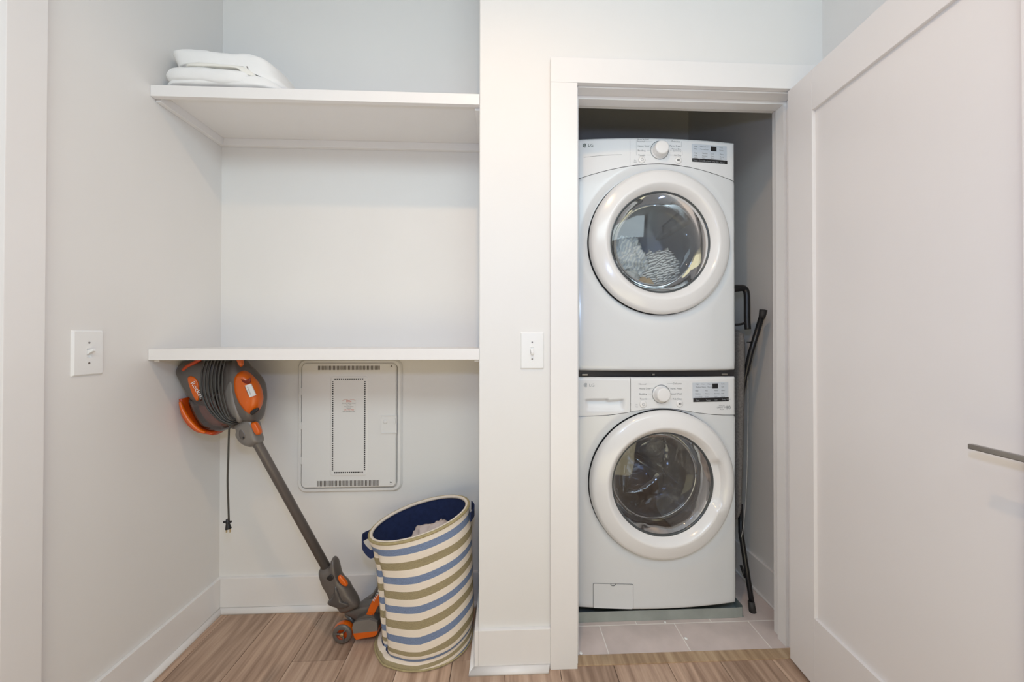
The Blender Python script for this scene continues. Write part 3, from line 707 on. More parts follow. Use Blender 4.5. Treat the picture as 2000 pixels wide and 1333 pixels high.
    if not dry:   # finger scoop on the right of the inner bevel
        NN = 128; loops = []
        for r_, d_ in prof[::-1]:
            L = []
            for k in range(NN):
                a_ = 2*pi*k/NN; q = math.atan2(sin(a_), cos(a_))
                w_ = sst(.46, .30, abs(q-.02)); bump_ = 0; rr_ = r_
                if .2145 <= r_ <= .24: d2_ = d_*(1-.75*w_) ; rr_ = r_+.006*w_
                else: d2_ = d_
                L.append((C.x+rr_*cos(a_), C.y-d2_, C.z+rr_*sin(a_)))
            loops.append(L)
        dm = GB().loft(loops).obj('door_ring', DOORW, t, True)
    else:
        dm = GB().lathe(C, prof, 128).obj('door_ring', DOORW, t, True)
    GB().lathe(C, [(gr+.004, .006), (gr+.001, .0075), (gr-.004, .006), (gr-.006, 0)], 96).obj('glass_rim', mat('smoke_rim', srgb(70, 74, 76), .2, var=.02), dm, True)
    if dry:
        GB().lathe(C, [(gr, .003), (.19, .008), (.15, .013), (.1, .017), (.05, .019), (.001, .0195)], 96).obj('door_glass', GLASS_D, dm, True)
        GB().lathe(C, [(gr-.002, -.006), (.195, -.03), (.180, -.065), (.172, -.080), (.15, -.088), (.1, -.094), (.05, -.097), (.001, -.098)], 96).obj('glass_bowl', BOWL_D, dm, True)
        G().lathe(C, [(.2855, -.03), (.25, -.045), (.215, -.05), (.213, -.09), (.24, -.10), (.275, -.10)], 96).obj('door_gasket', DRUMW, t, True)
        dmn = G().lathe(C, [(.275, -.10), (.280, -.12), (.280, -.50), (.25, -.53), (.12, -.54), (.10, -.55), (.001, -.55)], 96).obj('drum', DRUMW, t, True)
        for a0 in (pi/2-.9, pi/2+1.2, -pi/2+.2):
            g = G(); LL = []
            for k in range(7):
                s_ = k/6; aa = a0+(s_-.5)*.22; rr_ = .28-.055*math.sin(s_*pi)
                LL.append([(C.x+rr_*cos(aa), C.y+d_, C.z+rr_*sin(aa)) for d_ in (.13, .30, .48)])
            g.loft(LL, closed=False).obj('drum_vane', DRUMW, dmn, True)
        # strut line that shows inside
        for q0, q1 in (((1337, 411), (1291, 447)), ((1291, 447), (1290, 490))):
            pass
    else:
        GB().lathe(C, [(gr, .002), (.18, .004), (.12, .006), (.06, .007), (.001, .0075)], 96).obj('door_glass', GLASS_W, dm, True)
        GB().lathe(C, [(gr-.003, -.004), (.206, -.03), (.196, -.075), (.190, -.095), (.182, -.103), (.15, -.112), (.1, -.12), (.05, -.124), (.001, -.125)], 96).obj('glass_bowl', GLASS_W, dm, True)
        g = G().tube([(C.x+.187*cos(k*2*pi/72), C.y+.098, C.z+.187*sin(k*2*pi/72)) for k in range(73)], .0022, 6)
        g.obj('bowl_edge', mat('bowl_edge_chrome', srgb(225, 225, 225), .12, .9, var=.01), dm, True)
        G().lathe(C, [(.286, -.03), (.25, -.035), (.222, -.02), (.214, -.03), (.218, -.06), (.212, -.075), (.220, -.09), (.214, -.115), (.235, -.13)], 96).obj('door_gasket', GASKET, t, True)
        dmn = G().lathe(C, [(.232, -.128), (.245, -.135), (.255, -.15), (.255, -.46), (.23, -.49), (.18, -.48), (.06, -.47), (.04, -.455), (.001, -.455)], 96).obj('drum', DRUM, t, True)
        for a0 in (pi/2+.1, pi/2+2.2, pi/2-2.0):
            g = G(); LL = []
            for k in range(9):
                s_ = k/8; aa = a0+(s_-.5)*.42; rr_ = .256-.075*math.sin(s_*pi)**.8
                LL.append([(C.x+rr_*cos(aa+.12*(d_-.3)), C.y+d_, C.z+rr_*sin(aa+.12*(d_-.3))) for d_ in (.16, .26, .36, .46)])
            g.loft(LL, closed=False).obj('drum_vane', mat('vane_metal', srgb(190, 192, 194), .1, 1, var=.04, vscale=20), dmn, True)
        for k in range(6):
            aa = k*pi/3+.3
            g = G().tube([(C.x+.05*cos(aa), C.y+.455, C.z+.05*sin(aa)), (C.x+.14*cos(aa+.1), C.y+.46, C.z+.14*sin(aa+.1)), (C.x+.22*cos(aa+.2), C.y+.475, C.z+.22*sin(aa+.2))], [.016, .011, .018], 8)
            g.obj('drum_rib', MATS['vane_metal'], dmn, True)
    return t, C
dryer, CDRY = machine('dryer')
washer, CWSH = machine('washer')
# feet
for o_, zb_, hh in ((washer, .004, .056),):
    for x in (MX0+.06, MX1-.06):
        for y in (1.66, 2.2): G().tube([(x, y, zb_), (x, y, hh)], .02, 12).obj('foot', DARKGAP, o_, True)
# stacking kit between the machines
t = thing('stacking_bracket', (MXC, 1.6, 1.014), 'dark stacking bracket in the gap between washer and dryer', 'bracket')
G().box(MX0+.006, MX1-.006, 1.566, 2.2, 1.0145, 1.0395).obj('bracket_rail', mat('bracket_dark', srgb(46, 44, 46), .5, .3, var=.05), t)
for u in (1142, 1276, 1415):
    p = at(u, 731, 1.562)
    G().box(p.x-.012 if u != 1276 else p.x-.005, p.x+.012 if u != 1276 else p.x+.005, 1.5585, 1.566, 1.019, 1.026, .001).obj('bracket_clip', mat('zinc_clip', srgb(150, 146, 140), .35, .8, var=.05), t)
# drip pan
t = thing('drip_pan', (MXC, 1.9, 0), 'galvanised steel drip pan under the washing machine', 'pan')
G().box(.235, 1.018, 1.556, 2.3, .0005, .003).obj('pan_base', STEEL, t)
g = G().loft([[(x, y, z) for x, y in ((.235, 1.5535), (.985, 1.5535), (1.010, 1.556), (1.018, 1.566), (1.018, 2.30))] for z in (.0005, .0425)], closed=False)
g.loft([[(x, y, z) for x, y in ((.235, 1.5550), (.984, 1.5550), (1.009, 1.5575), (1.0165, 1.567), (1.0165, 2.30))] for z in (.0425, .0005)], closed=False)
g.box(.235, 1.0175, 2.2985, 2.30, .0005, .0425).box(.2335, .235, 1.5535, 2.30, .0005, .0425)
g.obj('pan_wall', STEEL, t)

# clothes in the dryer
def garment(name, c, r, m_, label, seed, fold=.35, freq=9, group=None):
    bm = bmesh.new(); bmesh.ops.create_icosphere(bm, subdivisions=5, radius=1)
    for v in bm.verts:
        d = v.co.normalized(); p = d*1.7+Vector((seed, seed*.7, 3))
        n1 = noise.noise(p*.9); n2 = 1-abs(noise.noise(Vector((p.x*1.2, p.y, p.z*1.2))*freq*.28))*2; n3 = noise.noise(p*freq*.5)
        q = 1+.28*n1+fold*.30*n2+fold*.12*n3-.1*fold
        v.co = Vector((c[0]+d.x*r[0]*q, c[1]+d.y*r[1]*q, c[2]+d.z*r[2]*q))
    me = bpy.data.meshes.new(name); bm.to_mesh(me); bm.free()
    me.polygons.foreach_set('use_smooth', [True]*len(me.polygons)); me.materials.append(m_)
    o = bpy.data.objects.new(name, me); COL.objects.link(o); tag(o, label, 'clothing', group)
    return o
garment('shirt', (.552, 1.73, 1.528), (.112, .085, .105), STRIPE2, 'pale grey pinstriped garment heaped at left in the dryer', 2.1, 1.1, 9)
garment('shirt', (.715, 1.72, 1.478), (.085, .065, .092), STRIPE1, 'grey and white striped garment at right in the dryer', 5.3, 1.0, 8)
garment('towel', (.548, 1.70, 1.430), (.085, .06, .050), GREYCLOTH, 'pale grey crumpled cloth low at left in the dryer', 8.8, .8, 9)
garment('towel', (.632, 1.695, 1.405), (.055, .045, .05), TAN, 'tan cloth at the bottom of the dryer drum', 3.7, .4, 6)
garment('towel', (.69, 1.84, 1.40), (.09, .08, .05), STRIPE2, 'bluish striped cloth beneath the striped garment in the dryer', 6.2, .7, 9)

# ------------------------------------------------------------------ ironing board
t = thing('ironing_board', (1.06, 1.7, 0), 'folded charcoal ironing board standing between dryer and right wall', 'ironing board')
NS = 22; loops = []
tilt = lambda z: (z-.7)*.02
cxb, Yf = 1.058, 1.62
for k in range(NS+1):
    z = .300+(1.238-.300)*k/NS; s_ = k/NS
    half = .17*min(1, (s_*9+.04)**.5)*(1 if s_ < .94 else math.sqrt(max(1-((s_-.94)/.06)**2, .08)))
    th = .0235*min(1, .40+s_*1.5)*(1 if s_ < .95 else .8)
    xc = 1.046+.016*sst(0, 1, s_) ; yc_ = Yf+.17
    L = []
    for j in range(20):
        a_ = 2*pi*j/20
        L.append((xc+th*(abs(cos(a_))**.7)*(1 if cos(a_) > 0 else -1), yc_+half*(abs(sin(a_))**.6)*(1 if sin(a_) > 0 else -1), z))
    loops.append(L)
G().loft(loops, True, True).obj('board_cover', BOARD, t, True)
# black iron rest frame on top
P1 = [(1.020, 1.25), (1.020, 1.40), (1.030, 1.404), (1.066, 1.400), (1.079, 1.385), (1.082, 1.35), (1.081, 1.24), (1.073, 1.215)]
g = G()
def bar(p, q, w_, y0=1.605, y1=1.617):
    g.add([], [])
ps = spline([(x, 1.612, z) for x, z in [(.99, 1.392), (1.03, 1.395), (1.058, 1.395), (1.0705, 1.378), (1.073, 1.34), (1.073, 1.26), (1.076, 1.215)]], 6)
g.tube(ps, [.0185-.0055*min(i/14, 1) for i in range(len(ps))], 10)
ps = spline([(x, 1.612, z) for x, z in [(.99, 1.234), (1.04, 1.236), (1.072, 1.246)]], 4)
g.tube(ps, [.005]*len(ps), 8)
g.tube([(.99, 1.612, 1.392), (.99, 1.612, 1.234)], .009, 8)
g.tube([(.99, 1.612, 1.392), (.99, 1.93, 1.392)], .009, 8).tube([(.99, 1.93, 1.392), (.99, 1.93, 1.2)], .009, 8)
g.obj('iron_rest', BLACK, t, True)
a = at(1491, 606, 1.60); a2 = at(1489, 615, 1.60)
lg = G().tube([a2, at(1466, 690, 1.62), at(1450, 760, 1.66), at(1440, 850, 1.70)], .0115, 12).obj('leg', BLACK, t, True)
G().tube([a, at(1488, 622, 1.60)], [.0155, .0125], 14).obj('end_cap', mat('cap_rubber', srgb(50, 48, 48), .6, bump=.05), lg, True)
f0 = at(1447, 1040, 1.66); f1 = Vector((1.074, 1.585, .022))
lg = G().tube([at(1446, 985, 1.70), f0, (f0+f1)/2, f1], .0105, 12).obj('leg', BLACK, t, True)
G().tube([f1+Vector((-.003, .004, .02)), f1+Vector((.001, 0, -.0215))], [.0125, .0145], 12).obj('end_cap', MATS['cap_rubber'], lg, True)
G().tube([at(1447, 1105, 1.66), at(1456, 1130, 1.63)], .006, 8).obj('cross_brace', BLACK, t, True)
ps = [at(u, v, 1.635) for u, v in ((1460, 700), (1461, 780), (1460, 860), (1458, 950), (1453, 1020), (1448, 1050))]
G().tube(spline(ps, 4), .0011, 6).obj('cover_cord', mat('pale_cord', srgb(190, 190, 188), .7, bump=.1), t, True)
G().tube([at(1459, 669, 1.61), at(1468, 669, 1.61)], .003, 8).obj('pivot_pin', BLACK, t, True)

# ------------------------------------------------------------------ stick vacuum
vac = thing('stick_vacuum', (-.6, 1.5, 0), 'grey and orange corded stick vacuum leaning under the lower shelf', 'vacuum cleaner')
YV = 1.50
puffy([(354, 722), (366, 706), (395, 700), (432, 700), (440, 720), (436, 765), (412, 792), (392, 788), (376, 768), (362, 742)], YV, .10, 4, .35).obj('rear_housing', VGREY, vac, True)
G().tube(spline([at(u, v, YV-.045) for u, v in ((358, 724), (366, 716), (378, 710), (392, 702))], 4), .0065, 10).obj('trim_strip', VRED, vac, True)
puffy([(420, 700), (456, 700), (462, 722), (460, 760), (452, 800), (436, 800), (424, 760)], YV+.02, .09, 4, .35).obj('inner_motor', mat('vacuum_black', srgb(40, 36, 34), .35, var=.05), vac, True)
cup = puffy([(376, 778), (392, 776), (420, 762), (448, 762), (462, 800), (464, 826), (450, 838), (428, 842), (406, 836), (392, 818), (382, 798)], YV-.005, .088, 4, .35).obj('dust_cup', CUP, vac, True)
puffy([(392, 784), (430, 775), (452, 806), (446, 828), (420, 830), (400, 812)], YV+.005, .05, 4, .4).obj('dust_filter', mat('filter_brown', srgb(128, 86, 80), .8, bump=.2, var=.2, vscale=30), cup, True)
arc = spline([at(u, v, YV) for u, v in ((366, 777), (371, 795), (384, 818), (402, 837), (426, 844))], 7)
def flat_tube(pts, r, dy, sc):
    g = G().tube(pts, r, 14)
    for v in g.v: v.y = YV+dy+(v.y-YV)*sc
    return g
nn = len(arc)
flat_tube(arc, [.0085+.0065*math.sin(pi*min(max(i/(nn-1), .12), .9)) for i in range(nn)], 0, 3.4).obj('cup_lid', VRED, vac, True)
arc2 = spline([at(u, v, YV) for u, v in ((373, 781), (378, 797), (390, 817), (406, 833), (420, 840))], 7)
flat_tube(arc2, [.0045+.0030*math.sin(pi*i/(len(arc2)-1)) for i in range(len(arc2))], -.048, 1.2).obj('lid_face', VORANGE, vac, True)
puffy([(367, 739), (375, 735), (384, 741), (389, 752), (389, 775), (387, 783), (382, 781), (374, 764)], YV-.050, .012, 3, .3).obj('logo_badge', VORANGE, vac, True)
p = at(375, 748.5, YV-.055)
text('badge_lettering', [('Rocket', p.x-.003, p.z, .0235, math.radians(-58))], mat('white_ink', (.85, .85, .85, 1), .4, var=.01), vac, YV-.0585)
puffy([(452, 698), (470, 698), (480, 712), (492, 722), (510, 745), (515, 775), (512, 800), (506, 822), (490, 824), (474, 826), (462, 838), (450, 822), (440, 800), (438, 770), (444, 735), (448, 715)], YV, .105, 4, .33).obj('motor_head', VGREY, vac, True)
puffy([(463, 699), (472, 699), (475, 711), (471, 717), (466, 709)], YV-.045, .02, 3, .4).obj('trigger_trim', VORANGE, vac, True)
puffy([(440, 768), (447, 745), (456, 735), (460, 760), (466, 790), (474, 818), (468, 826), (456, 815), (446, 795)], YV-.038, .035, 3, .4).obj('collar', VGREY2, vac, True)
cap = puffy([(461, 740), (466, 728), (477, 724), (488, 731), (500, 745), (508, 762), (511, 780), (508, 796), (500, 807), (490, 809), (480, 800), (470, 784), (463, 764)], YV-.030, .06, 4, .4).obj('front_cap', VORANGE, vac, True)
puffy([(471, 741), (480, 744), (489, 738), (490, 745), (485, 750), (476, 748)], YV-.058, .008, 3, .4).obj('finger_slot', mat('deep_orange', srgb(120, 34, 8), .4, var=.03), cap, True)
ps = [at(u, v, YV-.0612) for u, v in ((478, 754), (489.5, 750), (499.5, 772.5), (487.5, 777))]
st = G().loft([ps, [q_+Vector((0, .004, 0)) for q_ in ps]], True, True).obj('paper_label', mat('label_paper', (.75, .74, .72, 1), .6, var=.02), cap)
p = at(489, 775, YV-.062); p2 = at(494, 772, YV-.062)
text('label_lettering', [('CORDED STICK', p.x-.005, p.z+.004, .0055, math.radians(112)), ('120V 60Hz 4A', p.x+.003, p.z+.0065, .0055, math.radians(112))], INK, cap, YV-.0612)
puffy([(489, 806), (495, 800), (504, 797), (505, 802), (498, 808), (492, 811)], YV-.052, .012, 3, .4).obj('badge', BLACK, vac, True)
# elbow that takes the wand
el = puffy([(460, 822), (478, 812), (494, 812), (504, 826), (509, 850), (512, 864), (502, 870), (492, 873), (476, 866), (465, 850), (466, 838)], YV, .062, 4, .38).obj('wand_collar', VGREY2, vac, True)
puffy([(491, 828), (497, 824), (502, 826), (510, 841), (510, 848), (504, 850), (499, 846)], YV-.025, .024, 3, .4).obj('release_button', VORANGE, el, True)
puffy([(468, 840), (474, 838), (480, 846), (482, 856), (476, 860), (468, 854)], YV-.026, .014, 3, .4).obj('swivel_cap', VGREY, el, True)
G().tube([at(475.5, 855.5, YV-.036), at(475.5, 855.5, YV-.030)], .003, 10).obj('screw', BLACK, el, True)
w0, w1 = at(498, 858, YV), at(639, 1112, YV)
G().tube([w0, w0+(w1-w0)*.04, w0+(w1-w0)*.05, w1], [.0185, .0185, .0165, .0165], 20).obj('wand', VGREY, vac, True)
nk = puffy([(624, 1114), (634, 1107), (645, 1104), (648, 1094), (652, 1088), (657, 1094), (662, 1115), (668, 1128), (680, 1140), (690, 1158), (699, 1172), (702, 1182), (694, 1188), (672, 1196), (662, 1186), (648, 1172), (640, 1155), (630, 1138)], YV, .06, 4, .35).obj('floor_neck', VGREY, vac, True)
puffy([(660, 1127), (665, 1124), (672, 1130), (679, 1140), (678, 1145), (672, 1144), (664, 1137)], YV-.026, .016, 3, .4).obj('release_button', VORANGE, nk, True)
puffy([(655, 1150), (657, 1140), (662, 1146), (672, 1170), (684, 1176), (684, 1183), (668, 1188), (656, 1184), (644, 1180), (641, 1174), (648, 1166)], YV-.018, .04, 3, .4).obj('swivel_joint', mat('vacuum_gloss_grey', srgb(84, 80, 78), .18, .2, var=.04), nk, True)
puffy([(638, 1130), (646, 1123), (652, 1129), (645, 1136)], YV-.031, .004, 3, .3).obj('latch_recess', BLACK, nk, True)
# floor nozzle, long axis away from the camera
def sect(px, Y): return [at(u, v, 1.475)+Vector((0, Y-1.475, 0)) for u, v in px]
end = [(688, 1226), (690, 1217), (700, 1213), (722, 1211), (736, 1215), (738, 1232), (736, 1240), (720, 1246), (696, 1250), (690, 1244)]
def sweep(px, ys, sh):
    L = []
    for y in ys:
        k = (y-ys[0])/(ys[-1]-ys[0]); L.append([p+Vector((sh*k, 0, 0)) for p in sect(px, y)])
    return G().loft(L, True, True)
sweep([(690, 1222), (694, 1214), (712, 1205), (728, 1208), (736, 1218), (736, 1240), (694, 1242)], [1.483, 1.52, 1.58, 1.665], .02).obj('nozzle_body', VGREY, vac)
sweep([(688, 1226), (691, 1217), (700, 1213), (722, 1211), (736, 1216), (737, 1233), (690, 1238)], [1.474, 1.484], .001).obj('nozzle_end', VGREY2, vac)
sweep([(690, 1238), (737, 1233), (736, 1240), (730, 1244), (716, 1246), (696, 1250), (692, 1246)], [1.474, 1.66], .02).obj('nozzle_skirt', VORANGE, vac)
sweep([(712, 1209), (714, 1203), (724, 1203), (724, 1209)], [1.487, 1.655], .025).obj('nozzle_stripe', VORANGE, vac)
p = at(719, 1205, 1.475)
puffy([(672, 1192), (700, 1180), (722, 1176), (742, 1166), (748, 1190), (722, 1204), (700, 1210), (688, 1202)], 1.53, .05, 3, .3).obj('nozzle_hood', VGREY, vac, True)
# sloping hood toward the wall
puffy([(700, 1184), (716, 1170), (726, 1162), (735, 1148), (744, 1142), (756, 1150), (756, 1190), (720, 1200)], 1.60, .05, 3, .3).obj('nozzle_hood', VGREY, vac, True)
st_ = puffy([(713, 1212), (722, 1184), (733, 1166), (745, 1158), (749, 1168), (738, 1186), (724, 1212)], 1.495, .008, 3, .25).obj('nozzle_flash', VORANGE, vac, True)
p = at(731, 1176, 1.489)
text('nozzle_lettering', [('ROCKET', p.x, p.z, .014, math.radians(60))], MATS['white_ink'], vac, 1.4895)
wc = at(670, 1223, 1.49); wc.z = .0385
wh = G().lathe(wc, [(.020, .012), (.030, .014), (.0355, .010), (.0375, 0), (.0375, -.018), (.034, -.022), (.01, -.022)], 32, False, True).obj('wheel', VGREY, vac, True)
G().lathe(wc, [(.0368, .006), (.0386, .001), (.0386, -.012), (.0368, -.016)], 32).obj('wheel_band', VORANGE, wh, True)
G().lathe(wc, [(.0305, .0125), (.029, .004), (.012, .003)], 24, False, True).obj('wheel_dish', VRED, wh, True)
for k in range(3):
    a_ = k*2*pi/3+.9
    G().tube([(wc.x, wc.y-.009, wc.z), (wc.x+.029*cos(a_), wc.y-.011, wc.z+.029*sin(a_))], .0035, 8).obj('wheel_spoke', VGREY, wh, True)
G().lathe(wc, [(.0075, .010), (.0070, .0155), (.004, .0165)], 16, False, True).obj('axle', mat('axle_metal', srgb(190, 160, 120), .3, .8, var=.03), wh, True)
G().tube([wc+Vector((0, .02, 0)), at(690, 1215, 1.53), at(678, 1198, 1.53)], .012, 10).obj('wheel_arm', VGREY, vac, True)
G().box(wc.x+.03, -.51, 1.52, 1.55, .030, .060, .003).obj('axle_bar', VGREY, vac)
# wound cord
g = G()
for k in range(7):
    q = k*7.2; yk = YV-.056-.006*(k % 2)-.003*k*.4
    fr = [at(402+q*.9, 700, yk), at(394+q*.95, 730, yk-.004), at(394+q*.95, 765, yk-.006), at(404+q*.86, 795, yk-.006), at(424+q*.55, 818-k*.6, yk-.004), at(446+q*.2, 829-k*1.6, yk+.004), at(461, 829-k*2.0, yk+.02)]
    bk = [Vector((p_.x, YV+.056, p_.z)) for p_ in (fr[5], fr[3], fr[1])]
    top = [Vector((fr[0].x+.002, YV+.03, 1.088)), Vector((fr[0].x, yk+.01, 1.0885))]
    g.tube(spline(fr+bk+top+[fr[0]], 6), .0034, 7)
g.obj('wound_cord', CORD, vac, True)
ps = spline([at(459, 824, YV-.03), at(449, 834, YV-.05), at(447, 850, YV-.05), at(446, 890, YV-.05), at(444.5, 940, YV-.05), at(446, 985, YV-.05), at(447, 1018, YV-.05)], 6)
hc = G().tube(ps, .0032, 8).obj('hanging_cord', CORD, vac, True)
pp = at(445, 1024, YV-.05); ax = Vector((.12, 0, -1)).normalized()
pl = G().tube([pp-ax*.018, pp-ax*.010, pp-ax*.008, pp, pp+ax*.004, pp+ax*.012, pp+ax*.018], [.0045, .0055, .0065, .0065, .0075, .009, .0105], 12).obj('plug', BLACK, hc, True)
G().box(pp.x-.016, pp.x+.013, pp.y-.004, pp.y+.004, pp.z+.004, pp.z+.011, .002).obj('plug_grip', BLACK, pl)
for s_ in (-1, 1):
    G().box(pp.x+.002+s_*.0065-.0008, pp.x+.002+s_*.0065+.0008, pp.y-.003, pp.y+.003, pp.z-.031, pp.z-.017).obj('prong', BRASS, pl)
# grip bar under the shelf
G().tube([at(420, 711, YV-.01), at(458, 711, YV-.01)], .011, 12).obj('grip_tube', VGREY2, vac, True)

# ------------------------------------------------------------------ laundry basket
bk = thing('laundry_basket', (-.30, 1.505, 0), 'tall striped canvas laundry basket in blue, olive and cream', 'basket')
zs = [0, .004, .02, .05, .10, .16, .22, .28, .34, .40, .46, 1.0]
NA, NZ = 128, 90
LEFT = [(0, -.488), (.03, -.486), (.07, -.462), (.15, -.462), (.35, -.470), (.7, -.484), (.86, -.497), (1, -.512)]
RIGHT = [(0, -.119), (.06, -.117), (.12, -.112), (.22, -.110), (.45, -.115), (.8, -.120), (1, -.131)]
def interp(T_, v):
    for (a, b), (c, d) in zip(T_[:-1], T_[1:]):
        if v <= c:
            k = (v-a)/(c-a); k = k*k*(3-2*k); return b+(d-b)*k
    return T_[-1][1]
def rimz(x, y): return .470+.25*(x+.322)+.05*(y-1.505)
def bpoint(v, a, inset=0):
    xl, xr = interp(LEFT, v), interp(RIGHT, v)
    cx_, rx = (xl+xr)/2, (xr-xl)/2-inset; cy_ = 1.503-.006*v; ry = .150-inset+.006*(1-v)
    d = 1
    da = math.atan2(sin(a-3.78), cos(a-3.78))
    d -= .15*math.exp(-(da/.085)**2)*sst(0.02, .12, v)*(1-sst(.75, .95, v))      # pleat at the left
    d += .03*math.exp(-((da-.24)/.14)**2)*(1-sst(.8, .95, v))
    d += .022*noise.noise(Vector((cos(a)*1.6, sin(a)*1.6, v*2.2)))*sst(0, .15, v)*(1-sst(.85, 1, v))
    # soft slumped roll just over the base
    d -= .045*math.exp(-((v-.085-.03*cos(a-1))/.03)**2)*(.5+.5*sin(-a))
    # dent below the rim
    d -= .03*math.exp(-((v-.80)/.05)**2)*math.exp(-(math.atan2(sin(a+1.2), cos(a+1.2))/.4)**2)
    x = cx_+rx*d*cos(a); y = cy_+ry*d*sin(a)
    zt_ = rimz(cx_+rx*cos(a), y)
    return Vector((x, y, zt_*v))
V = []; UVs = []; Fc = []
for j in range(NZ+1):
    v = j/NZ
    for i in range(NA):
        a = 2*pi*i/NA; V.append(bpoint(v, a))
        vv = (1-v)*4.33+.42*max(cos(a), 0)*(1-v)**.8*sst(1, .55, v)+.78*max(0, 1-v/.15)**1.2
        vv += .05*noise.noise(Vector((cos(a)*1.3, sin(a)*1.3, v*3+7)))*(1-v)
        UVs.append((i/NA, vv+.04))
for j in range(NZ):
    for i in range(NA): Fc.append((j*NA+i, j*NA+(i+1) % NA, (j+1)*NA+(i+1) % NA, (j+1)*NA+i))
link('basket_body', V, Fc, CANVAS, bk, True, UVs)
G().loft([[bpoint(0, 2*pi*i/NA)+Vector((0, 0, .001)) for i in range(NA)], [bpoint(0, 2*pi*i/NA, .1)+Vector((0, 0, .001)) for i in range(NA)]], False, True).obj('basket_base', NAVY, bk)
G().loft([[bpoint(j/20, 2*pi*i/64, .006)+Vector((0, 0, .003)) for i in range(64)] for j in range(21)], True, False).obj('lining', NAVY, bk, True)
OLIVE = mat('olive_piping', srgb(170, 156, 116), .9, bump=.4, bscale=500, var=.12, vscale=90)
CREAM = mat('cream_binding', srgb(232, 220, 204), .9, bump=.3, bscale=500, var=.05, vscale=60)
ps = [bpoint(1, 2*pi*i/72, .0015)+Vector((0, 0, .001)) for i in range(73)]
G().tube(ps, .0055, 8, False).obj('rim_piping', OLIVE, bk, True)
ps = [bpoint(1, 2*pi*i/72, .008)+Vector((0, 0, .0015)) for i in range(73)]
G().tube(ps, .0062, 8, False).obj('rim_binding', CREAM, bk, True)
ps = [bpoint(.004, 2*pi*i/72, -.001)+Vector((0, 0, .003)) for i in range(73)]
G().tube(ps, .0032, 6, False).obj('base_piping', OLIVE, bk, True)
def strap(P_, wdt, name):
    P_ = spline(P_, 6); L = []
    for i, p in enumerate(P_):
        tt = (P_[min(i+1, len(P_)-1)]-P_[max(i-1, 0)]).normalized(); n = tt.cross(Vector((0, 0, 1))).normalized()
        L.append([p+Vector((0, 0, wdt/2))+n*.0018, p+Vector((0, 0, wdt/2))-n*.0018, p-Vector((0, 0, wdt/2))-n*.0018, p-Vector((0, 0, wdt/2))+n*.0018])
    return G().loft(L, True, True).obj(name, NAVY, bk)
strap([(-.478, 1.432, .372), (-.493, 1.434, .370), (-.522, 1.452, .386), (-.537, 1.480, .398), (-.536, 1.500, .402), (-.505, 1.535, .402)], .030, 'handle')
strap([(-.122, 1.46, .486), (-.117, 1.48, .486), (-.112, 1.50, .488), (-.114, 1.53, .490), (-.125, 1.55, .494)], .034, 'handle')
# laundry inside
def heap(name, c, r, m_, label, seed):
    o = garment(name, c, r, m_, label, seed, .5, 7); o['category'] = 'laundry'; return o
heap('bedsheet', (-.250, 1.51, .352), (.100, .090, .095), BEIGECL, 'greige crumpled sheet heaped in the striped basket', 4.4)
heap('bedsheet', (-.370, 1.49, .296), (.085, .085, .075), BEIGECL, 'greige crumpled sheet low at left in the striped basket', 9.4)

# ------------------------------------------------------------------ folded bedding on the upper shelf
ZS = 2.0148+.0385
def fabric(px, Y0, Y1, m_, name, label, k=.5, amp=.004, seed=1, steps=6, n=6):
    P_ = closed_spline([at(u, v, (Y0+.02)) for u, v in px], n)
    for p in P_: p.z = max(p.z, ZS+.0008)
    c = sum(P_, Vector())/len(P_); loops = []
    for i in range(-steps, steps+1):
        th = i/steps*pi/2*.98; sc = max(cos(th), .03)**k; y = (Y0+Y1)/2-sin(th)*(Y1-Y0)/2
        L = []
        for p in P_:
            q = c+(p-c)*sc; q = Vector((q.x, y, q.z if p.z > ZS+.01 else p.z+(1-sc)*.01))
            nn = noise.noise(Vector((q.x*16+seed, q.y*9, q.z*30)))+.5*noise.noise(Vector((q.x*40+seed, q.y*20, q.z*60)))
            q.z = max(q.z+nn*amp, ZS+.0006); q.x = max(q.x+nn*amp*.5, XL+.004); L.append(q)
        loops.append(L)
    o = G().loft(loops, True, True).obj(name, m_, None, True)
    return tag(o, label, 'bedding', 'folded white bedding on the upper shelf')
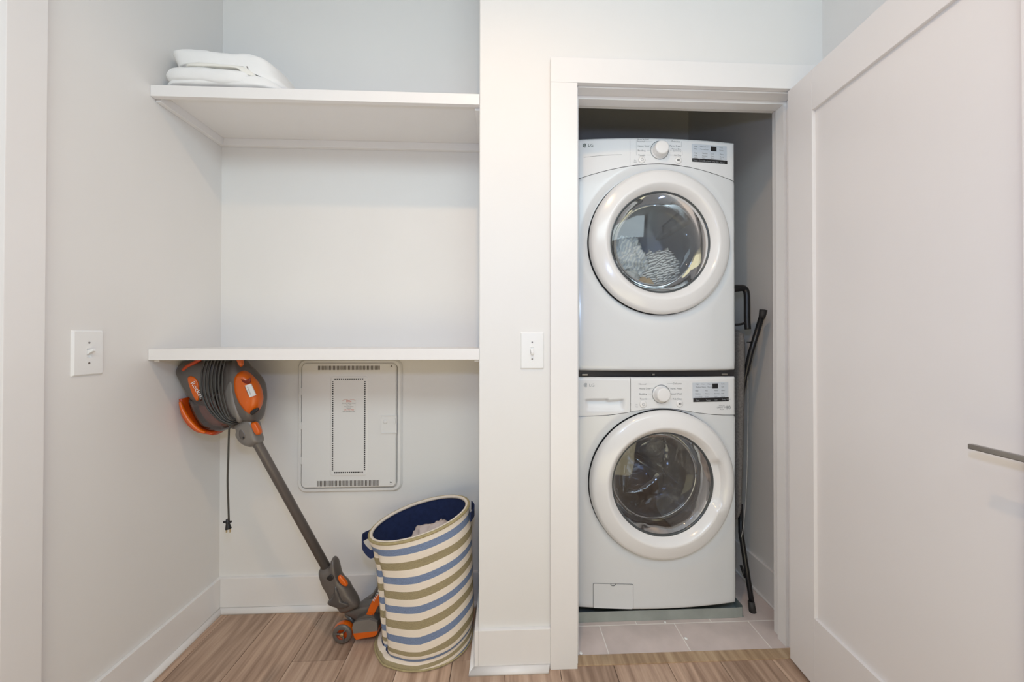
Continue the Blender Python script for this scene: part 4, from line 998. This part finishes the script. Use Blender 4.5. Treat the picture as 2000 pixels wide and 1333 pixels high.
fabric([(308, 167), (311, 160), (330, 157), (380, 158), (440, 160), (500, 158), (530, 150), (548, 160), (556, 172), (540, 176), (480, 176), (400, 172), (320, 170)], 1.372, 1.66, LINEN, 'folded_sheet', 'flat white sheet lying directly on the upper shelf', .25, .003, 3)
fabric([(310, 146), (318, 137), (345, 132), (400, 133), (450, 138), (492, 141), (502, 150), (500, 164), (488, 171), (440, 171), (400, 166), (350, 162), (320, 158)], 1.366, 1.66, LINEN, 'folded_sheet', 'puffy white folded sheet in the middle of the bedding pile', .22, .003, 8)
fabric([(353, 131), (360, 125), (400, 126), (450, 130), (492, 136), (512, 150), (518, 158), (508, 158), (492, 142), (440, 137), (380, 134)], 1.378, 1.65, LINEN2, 'folded_blanket', 'thin ivory folded layer between the two white bundles', .2, .0015, 5)
fabric([(321, 100), (328, 95), (352, 94), (395, 97), (412, 101), (460, 106), (502, 107), (524, 112), (534, 120), (544, 142), (560, 166), (552, 172), (538, 150), (524, 152), (512, 147), (498, 146), (450, 140), (400, 135), (352, 131), (340, 131), (334, 128), (326, 110)], 1.385, 1.66, LINEN, 'folded_duvet', 'thick white folded duvet on top of the bedding pile', .22, .003, 12, 7)

# ------------------------------------------------------------------ paint chips on the tiles
CHIP = mat('chip_white', (.9, .9, .88, 1), .7, bump=.2)
for (x, y, s_, lab) in ((.672, 1.538, .0045, 'white paint chip beside the drip pan edge'), (.716, 1.452, .006, 'white paint chip in the middle of the closet tile'), (.292, 1.40, .006, 'white paint chip at the foot of the left jamb')):
    bm = bmesh.new(); bmesh.ops.create_icosphere(bm, subdivisions=2, radius=s_)
    for v in bm.verts: v.co = Vector((x+v.co.x*(1+.5*noise.noise(v.co*400)), y+v.co.y*(1+.5*noise.noise(v.co*300)), max(0, .003+v.co.z*.6)))
    me = bpy.data.meshes.new('paint_chip'); bm.to_mesh(me); bm.free(); me.materials.append(CHIP)
    o = bpy.data.objects.new('paint_chip', me); COL.objects.link(o); tag(o, lab, 'debris', 'paint chips on the closet tiles')
